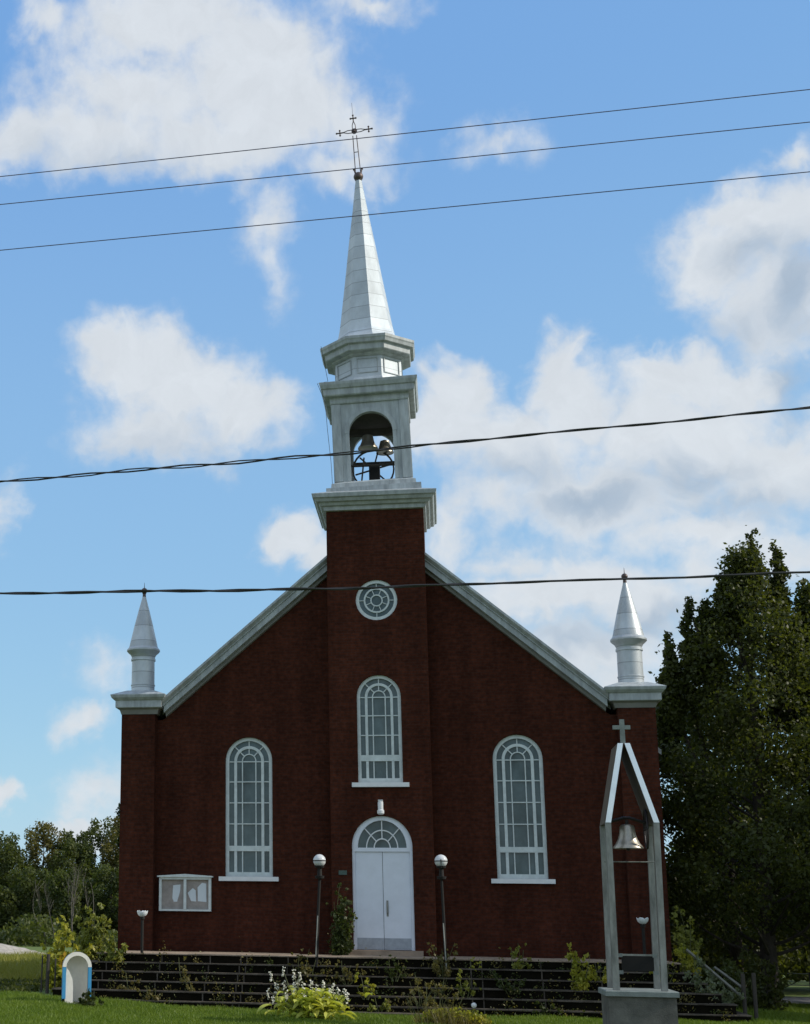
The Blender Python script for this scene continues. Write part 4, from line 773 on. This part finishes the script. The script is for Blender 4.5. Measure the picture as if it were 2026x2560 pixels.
# hosta with flower spikes
rng = np.random.default_rng(77); t = thing('hosta_plant', 'bright yellow green hosta with white flower spikes in front of the steps', 'plant', loc=(-1.28, -7.05, -1.23))
t.scale = (1.22, 1.1, 1.12)
v = []; f = []
for i in range(300):
    a = rng.uniform(0, 2 * math.pi); tilt = rng.uniform(.1, 1.15); Ls = rng.uniform(.14, .28); base = np.array([rng.normal() * .25, rng.normal() * .2, rng.uniform(.0, .30)])
    d = np.array([math.cos(a), math.sin(a), 0]); sidev = np.array([-math.sin(a), math.cos(a), 0]); wd = Ls * .27; st0 = base + d * .08 * tilt + np.array([0, 0, .16 * (1.3 - tilt)]); k0 = len(v)
    for q in range(6):
        u = q / 5; c_ = st0 + d * Ls * u * 1.1 * (.5 + .5 * tilt) + np.array([0, 0, Ls * (1.1 * u * (1.25 - tilt) - .75 * u * u)]); ww = wd * math.sin(math.pi * (u * .92 + .06)) ** .8
        v += [tuple(c_ - sidev * ww + np.array([0, 0, .02])), tuple(c_ - np.array([0, 0, .012])), tuple(c_ + sidev * ww + np.array([0, 0, .02]))]
    for q in range(5):
        for s in (0, 1): f.append((k0 + 3 * q + s, k0 + 3 * q + s + 1, k0 + 3 * q + s + 4, k0 + 3 * q + s + 3))
obj('foliage', v, f, 'l_host', t, True)
for i, (dx, dy, h, fx) in enumerate(((-.72, .1, .84, -.04), (-.5, 0, .92, .05), (-.33, .1, .88, .03), (-.22, 0, .84, .05), (-.60, .1, .62, -.08), (-.75, 0, .52, -.05), (-.30, 0, .62, .0), (.08, 0, .62, .03), (.20, .1, .68, .02), (.30, 0, .56, .04), (.45, 0, .56, .05), (.55, .1, .56, .06), (.60, 0, .46, .06), (-.15, 0, .66, .02), (-.02, .1, .68, .02), (.12, .05, .52, .02), (-.48, .1, .68, -.03), (-.12, -.1, .44, .0), (.2, -.1, .40, .03), (.36, .1, .64, .03), (-.25, .1, .72, .0), (-.65, -.05, .42, -.05), (-.05, .1, .5, .0), (.05, -.1, .44, .04), (-.42, -.1, .5, -.03))):
    mb = MB(); limb(mb, rng, (dx * .35, dy, .12), (dx, dy, h), .009, .005, .0); sp = mb.build('flower_stem', 'stem', t)
    mb = MB(); c0 = np.array([dx, dy, h])
    for q in range(16):
        a = rng.uniform(0, 6.28); c_ = c0 + np.array([fx * .3, 0, rng.uniform(-.16, .03)]); rr_ = rng.uniform(.01, .045); e_ = c_ + np.array([math.cos(a) * rr_, math.sin(a) * rr_, rng.normal() * .012]); mb.tube([c_, (c_ + e_) / 2, e_], [.002, .008, rng.uniform(.008, .019)], 5)
    mb.build('flower', 'petal', sp)
# grassy clump with the small white ornament
rng = np.random.default_rng(88); t = thing('grass_clump', 'loose yellow green clump of long grass in front of the steps', 'plant', loc=(1.55, -7.9, -1.23))
v = []; f = []
for i in range(900):
    a = rng.uniform(0, 2 * math.pi); h = rng.uniform(.15, .48); b0 = np.array([rng.normal() * .34, rng.normal() * .2, 0]); b0[0] = np.clip(b0[0], -.65, .8); ln = rng.uniform(.05, .22); k0 = len(v); h *= 1 - .5 * abs(b0[0]) / .9
    for q in range(4):
        u = q / 3; c_ = b0 + np.array([math.cos(a) * ln * u * u, math.sin(a) * ln * u * u, h * u]); ww = .009 * (1 - u * .85); v += [tuple(c_ - np.array([math.sin(a), -math.cos(a), 0]) * ww), tuple(c_ + np.array([math.sin(a), -math.cos(a), 0]) * ww)]
    for q in range(3): f.append((k0 + 2 * q, k0 + 2 * q + 1, k0 + 2 * q + 3, k0 + 2 * q + 2))
obj('blade', v, f, 'l_dry', t)
p = clump_pts(rng, [(-.1, 0, .2), (.2, 0, .22), (.5, 0, .18), (.7, 0, .12), (-.35, 0, .18)], [.2, .22, .2, .16, .18], [150, 220, 200, 120, 100]); leaves('foliage', p, .07, 'l_yel', t, rng)
t = thing('seed_head_plant', 'thin tall plant stems with brown seed heads above the grassy clump', 'plant', loc=(1.2, -7.4, -1.23)); mb = MB()
for i in range(16): x = rng.normal() * .3; h = rng.uniform(.5, .95); limb(mb, rng, (x * .5, 0, 0), (x, rng.normal() * .1, h), .006, .004, .0)
mb.build('stem', 'stem', t); p = clump_pts(rng, [(rng.normal() * .3, 0, rng.uniform(.4, .9)) for _ in range(26)], [.07] * 26, [16] * 26); leaves('foliage', p, .05, 'l_dry', t, rng)  # this foliage mesh is the brown seed heads
t = thing('garden_light', 'small round white garden light among the grassy clump', 'light', loc=(2.07, -7.8, -1.23)); MB().tube([(0, 0, 0), (0, 0, .36)], .012, 6).build('stake', 'dark', t); MB().sphere((0, 0, .41), .055, 14, 9).build('globe', 'globe', t, True)
# red leafed plant at the foot of the shrine
shrub('shrine_plant', 'small dark plant with reddish leaves at the foot of the shrine', -6.22, -6.9, -1.1, [(.0, 0, .38), (.15, 0, .3), (-.12, 0, .25), (.22, 0, .15), (.05, -.1, .2)], 'l_mid', .09, 330, 60, 'plant', r=(.07, .13))
# undergrowth along the forest
rng = np.random.default_rng(9); p = np.stack([rng.uniform(-46, -15, 16000), rng.uniform(50, 58, 16000), rng.uniform(-1.4, .9, 16000) ], 1); p[:, 2] = -1.4 + (p[:, 2] + 1.4) * (.6 + .4 * np.sin(p[:, 0] * 1.1) * np.sin(p[:, 0] * .37 + 1)); o = leaves('undergrowth', p, .32, 'l_for', None, rng); tag(o, 'dense dark undergrowth at the foot of the forest', 'undergrowth', kind='stuff')

rng = np.random.default_rng(19); n_ = 9000; px_ = rng.uniform(-15, -8.6, n_); py_ = rng.uniform(-3.2, 2.2, n_); p = np.stack([px_, py_, -1.05 + rng.random(n_) * .16], 1)  # scattered leaves added to darken the ground band beside the steps
o = leaves('dark_leaf_strip', p, .09, 'l_dark', None, rng); tag(o, 'low dark leaf strip added to darken the ground left of the steps', 'ground cover', kind='stuff')

# litter, moss and small weeds in the joints of the steps
rng = np.random.default_rng(23); P_ = []; Q_ = []
for k in range(6):
    yf = -2.95 - .29 * k; z = -.03 - .208 * k
    for _ in range(26 + 4 * k):
        x = rng.uniform(-6.9 - .2 * k, 6.8 + .2 * k); n_ = rng.integers(5, 34); h = rng.uniform(.03, .26) * (1.4 if rng.random() < .2 else .8)
        q = np.stack([x + rng.normal(size=n_) * .07, yf - .02 + rng.normal(size=n_) * .05, z - .2 + np.abs(rng.normal(size=n_)) * h], 1); (P_ if rng.random() < .6 else Q_).append(q)
o = leaves('step_litter', np.concatenate(P_), .055, 'l_dry', None, rng); tag(o, 'dry litter and tiny weeds lodged along the stone steps', 'weeds', kind='stuff')
o = leaves('step_moss', np.concatenate(Q_), .05, 'l_mid', None, rng); tag(o, 'small dark green weeds sprouting in the joints of the steps', 'weeds', kind='stuff')
